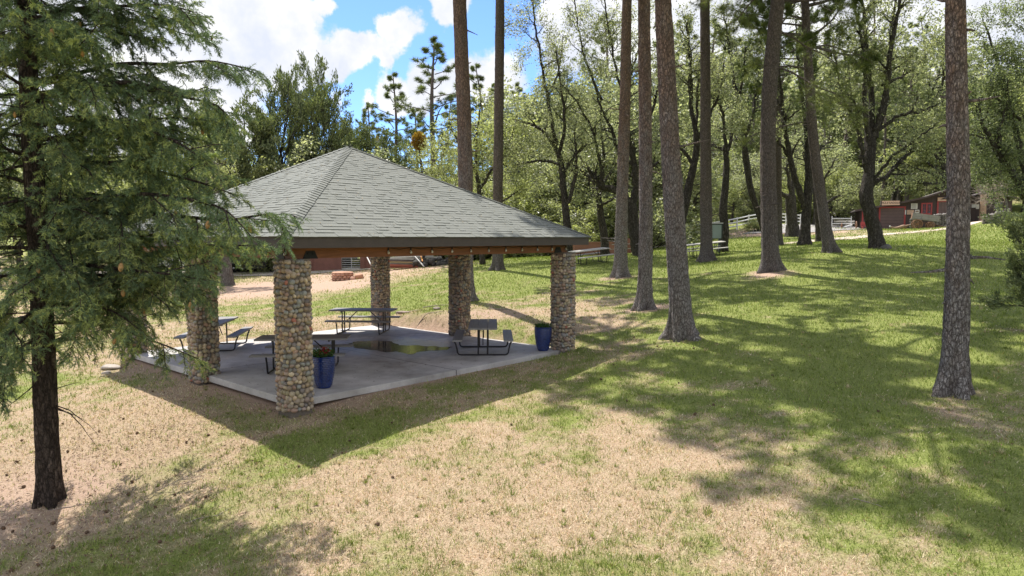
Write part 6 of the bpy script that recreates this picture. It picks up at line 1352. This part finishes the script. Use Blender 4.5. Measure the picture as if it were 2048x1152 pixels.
# litter: fallen cones one by one, needles and chips as a scatter
def litter():
    r = np.random.RandomState(44); M_lit = plain('brown_litter', (.95, .95, .95), .95, nscale=30, namt=.2, bmp=0, attr=True)
    m = MB(); m.lathe([(.002, -.03), (.016, -.024), (.024, -.008), (.022, .01), (.014, .024), (.003, .034)], 9, rmod=lambda z, th: .005 * np.sin(th * 4 + z * 200)); first = None
    n = 0
    while n < 60:
        x = r.normal(-6.2, 1.6); y = r.normal(10.2, 1.6)
        if n > 42: x = r.uniform(-3, 7); y = r.uniform(8, 20)
        if slab_dist(np.array([x]), np.array([y]))[0] < .3 or y < 7: continue
        if first is None: o = first = m.build('pine_cone', plain('old_cone', (.11, .068, .04), .9, namt=.4)); tag(o, 'dark fallen cone lying in the grass around the fir and lawn pines', 'cone', 'fallen cones')
        else: o = first.copy(); C.objects.link(o)
        o.location = (x, y, h1(x, y) + .02); o.rotation_euler = (r.rand() * 3, r.rand() * 3, r.rand() * 6); s = r.uniform(.6, 1.05); o.scale = (s, s, s); n += 1
    N = 26000; x = np.concatenate([r.normal(-6.3, 2.0, N // 2), r.uniform(-9, 11, N // 2)]); y = np.concatenate([r.normal(10.3, 2.2, N // 2), 6 + 26 * r.rand(N // 2) ** 1.5])
    k = (slab_dist(x, y) > .1) & (y > 5.5) & (r.rand(N) < .25 + 1.2 * (fbm(x, y, .8, 61) - .3)); x, y = x[k], y[k]; N = len(x); z = H(x, y) + .012 + .012 * r.rand(N)
    a = r.rand(N) * 6.283; d = np.stack([np.cos(a), np.sin(a), r.uniform(-.25, .35, N)], 1); t = r.rand(N, 1); col = np.array([[.07, .04, .025]]) * (1 - t) + np.array([[.30, .19, .11]]) * t
    m = MB(); leaf_cards(m, np.stack([x, y, z], 1), d, np.array([0, 0, 1.]) + r.randn(N, 3) * .4, r.uniform(.02, .07, N), r.uniform(.006, .024, N), col); o = m.build('leaf_litter', M_lit); o['kind'] = 'stuff'; o['label'] = 'brown needles, chips and dead leaves scattered over the grass'
    # needles and leaves blown on the slab and roof
    N = 900; a_ = r.uniform(-4, 4, N); b_ = r.uniform(-4, 4, N); px_ = PCX + a_ * PU[0] + b_ * PV[0]; py_ = PCY + a_ * PU[1] + b_ * PV[1]; a = r.rand(N) * 6.283
    m = MB(); leaf_cards(m, np.stack([px_, py_, np.full(N, .006)], 1), np.stack([np.cos(a), np.sin(a), np.zeros(N)], 1), np.array([0, 0, 1.]) + r.randn(N, 3) * .2, r.uniform(.02, .07, N), r.uniform(.005, .02, N), np.array([[.12, .08, .05]]) * r.uniform(.5, 2, (N, 1)))
    n = 0
    for k in range(4):
        o_, ex, up, nn = roof_face_pts(k); q = r.rand(160) ** .7; t = (1 - q) * SLEN * .95; s = r.uniform(-1, 1, 160) * EH * (1 - t / SLEN)
        P = o_ + ex * s[:, None] + up * t[:, None] + nn * .022; c, s_ = math.cos(PTH), math.sin(PTH); P = np.stack([P[:, 0] * c - P[:, 1] * s_ + PCX, P[:, 0] * s_ + P[:, 1] * c + PCY, P[:, 2]], 1); a = r.uniform(-1, 1, (160, 1))
        ex2 = np.array([ex[0] * c - ex[1] * s_, ex[0] * s_ + ex[1] * c, 0]); up2 = np.array([up[0] * c - up[1] * s_, up[0] * s_ + up[1] * c, up[2]]); n2 = np.array([nn[0] * c - nn[1] * s_, nn[0] * s_ + nn[1] * c, nn[2]])
        leaf_cards(m, P, ex2 * a + up2 * np.sqrt(1 - a * a), n2 + r.randn(160, 3) * .1, r.uniform(.04, .11, 160), r.uniform(.006, .02, 160), np.array([[.34, .28, .18]]) * r.uniform(.4, 1.6, (160, 1)))
    o = m.build('blown_needles', M_lit); o['kind'] = 'stuff'; o['label'] = 'dry needles blown onto the slab and roof'
litter()
# ------------------------------------------------------------------ sky, sun, camera
SUN_EL, SUN_DIR = R(60), np.array([-.47, .88])
w = bpy.data.worlds.new('World'); S.world = w; w.use_nodes = True; nt = w.node_tree; nt.nodes.clear()
skyt = nt.nodes.new('ShaderNodeTexSky'); skyt.sky_type = 'NISHITA'; skyt.sun_disc = False; skyt.sun_elevation = SUN_EL; skyt.sun_rotation = math.atan2(SUN_DIR[0], SUN_DIR[1]); skyt.altitude = 1500; skyt.air_density = 1.0; skyt.dust_density = .6; skyt.ozone_density = 1.5
tc = nt.nodes.new('ShaderNodeTexCoord').outputs['Generated']
nz = nd(nt, 'ShaderNodeTexNoise', Scale=9.0, Detail=6, Roughness=.6); L(nt, tc, nz.inputs['Vector'])
sub = nd(nt, 'ShaderNodeVectorMath', _operation='SUBTRACT'); L(nt, nz.outputs['Color'], sub.inputs[0]); sub.inputs[1].default_value = (.5, .5, .5)
sc = nd(nt, 'ShaderNodeVectorMath', _operation='SCALE'); L(nt, sub.outputs[0], sc.inputs[0]); sc.inputs['Scale'].default_value = .10
wv = nd(nt, 'ShaderNodeVectorMath', _operation='ADD'); L(nt, tc, wv.inputs[0]); L(nt, sc.outputs[0], wv.inputs[1])
def cloud(px, py, rad, k=1.0):
    d = np.array(ray(px, py)); d = d / np.linalg.norm(d)
    dv = nd(nt, 'ShaderNodeVectorMath', _operation='DISTANCE'); L(nt, wv.outputs[0], dv.inputs[0]); dv.inputs[1].default_value = d
    mr = nd(nt, 'ShaderNodeMapRange'); L(nt, dv.outputs['Value'], mr.inputs[0]); mr.inputs[1].default_value = 0; mr.inputs[2].default_value = rad / F; mr.inputs[3].default_value = k; mr.inputs[4].default_value = 0
    return mr.outputs[0]
acc = None
for c in [(300, 40, 240), (480, 60, 190), (560, 120, 110), (590, 30, 70), (420, 180, 160), (100, 150, 330, 1), (690, 105, 62), (655, 128, 48), (725, 90, 50), (790, 62, 62), (750, 100, 40, .8), (825, 72, 30, .8), (770, 120, 26, .7), (640, 5, 34, .8), (880, -8, 60), (735, 218, 34), (800, 190, 66), (870, 170, 70), (930, 150, 70), (980, 160, 90), (1180, 60, 160, .8), (1450, 60, 260, .9), (1750, 20, 300, .9), (2100, 100, 300, .9), (660, 205, 40, .5), (1240, 5, 90)]:
    v = cloud(*c)
    if acc is None: acc = v
    else:
        mx = nd(nt, 'ShaderNodeMath', _operation='SMOOTH_MAX'); mx.inputs[2].default_value = .15; L(nt, acc, mx.inputs[0]); L(nt, v, mx.inputs[1]); acc = mx.outputs[0]
n2 = nd(nt, 'ShaderNodeTexNoise', Scale=3.2, Detail=7, Roughness=.6); L(nt, tc, n2.inputs['Vector'])
sp = nt.nodes.new('ShaderNodeSeparateXYZ'); L(nt, tc, sp.inputs[0])
bk = nd(nt, 'ShaderNodeMapRange'); L(nt, sp.outputs['Y'], bk.inputs[0]); bk.inputs[1].default_value = .55; bk.inputs[2].default_value = .3     # unseen cloud over the rest of the sky, thickened for neutral fill light
gen = nd(nt, 'ShaderNodeMapRange'); L(nt, n2.outputs['Fac'], gen.inputs[0]); gen.inputs[1].default_value = .36; gen.inputs[2].default_value = .56
gm = nd(nt, 'ShaderNodeMath', _operation='MULTIPLY'); L(nt, bk.outputs[0], gm.inputs[0]); L(nt, gen.outputs[0], gm.inputs[1])
mx = nd(nt, 'ShaderNodeMath', _operation='MAXIMUM'); L(nt, acc, mx.inputs[0]); L(nt, gm.outputs[0], mx.inputs[1])
n3 = nd(nt, 'ShaderNodeTexNoise', Scale=26, Detail=8, Roughness=.65); L(nt, tc, n3.inputs['Vector'])
ad = nd(nt, 'ShaderNodeMath', _operation='MULTIPLY_ADD'); L(nt, n3.outputs['Fac'], ad.inputs[0]); ad.inputs[1].default_value = .5; ad.inputs[2].default_value = -.25
dn = nd(nt, 'ShaderNodeMath', _operation='ADD'); L(nt, mx.outputs[0], dn.inputs[0]); L(nt, ad.outputs[0], dn.inputs[1])
cov = nd(nt, 'ShaderNodeMapRange', _interpolation_type='SMOOTHSTEP'); L(nt, dn.outputs[0], cov.inputs[0]); cov.inputs[1].default_value = .20; cov.inputs[2].default_value = .42
n4 = nd(nt, 'ShaderNodeTexNoise', Scale=11, Detail=5, Roughness=.6); L(nt, tc, n4.inputs['Vector'])
body = ramp(nt, n4.outputs['Fac'], [(.36, (2.35, 2.5, 2.9)), (.50, (2.8, 2.85, 3.05)), (.62, (3.6, 3.6, 3.6))])
skyc = mixc(nt, 1.0, skyt.outputs[0], (.42, .53, .73), 'MULTIPLY')
bg = nt.nodes.new('ShaderNodeBackground'); L(nt, mixc(nt, cov.outputs[0], skyc, body), bg.inputs['Color']); bg.inputs['Strength'].default_value = .15
L(nt, bg.outputs[0], nt.nodes.new('ShaderNodeOutputWorld').inputs['Surface'])
sd = bpy.data.lights.new('sun', 'SUN'); sd.energy = 3.4; sd.angle = R(.53); sd.color = (1, .945, .86); so = bpy.data.objects.new('sun', sd); C.objects.link(so)
dvec = Vector((SUN_DIR[0] * math.cos(SUN_EL), SUN_DIR[1] * math.cos(SUN_EL), math.sin(SUN_EL))); so.rotation_euler = dvec.to_track_quat('Z', 'Y').to_euler(); so.location = (-10, 20, 40)
cd = bpy.data.cameras.new('camera'); cd.sensor_width = 36; cd.lens = 36 * F / 2048; cd.clip_start = .1; cd.clip_end = 3000
co = bpy.data.objects.new('camera', cd); C.objects.link(co); co.location = (0, 0, CAMZ); co.rotation_euler = (R(90) - PITCH, 0, 0); S.camera = co
S.view_settings.view_transform = 'Standard'; S.view_settings.look = 'None'; S.view_settings.exposure = 1.22; S.view_settings.gamma = 1
S.render.engine = 'CYCLES'; cy_ = S.cycles; cy_.max_bounces = 7; cy_.diffuse_bounces = 4; cy_.glossy_bounces = 3; cy_.transmission_bounces = 5; cy_.use_denoising = True; cy_.sample_clamp_indirect = 8; cy_.caustics_reflective = False; cy_.caustics_refractive = False
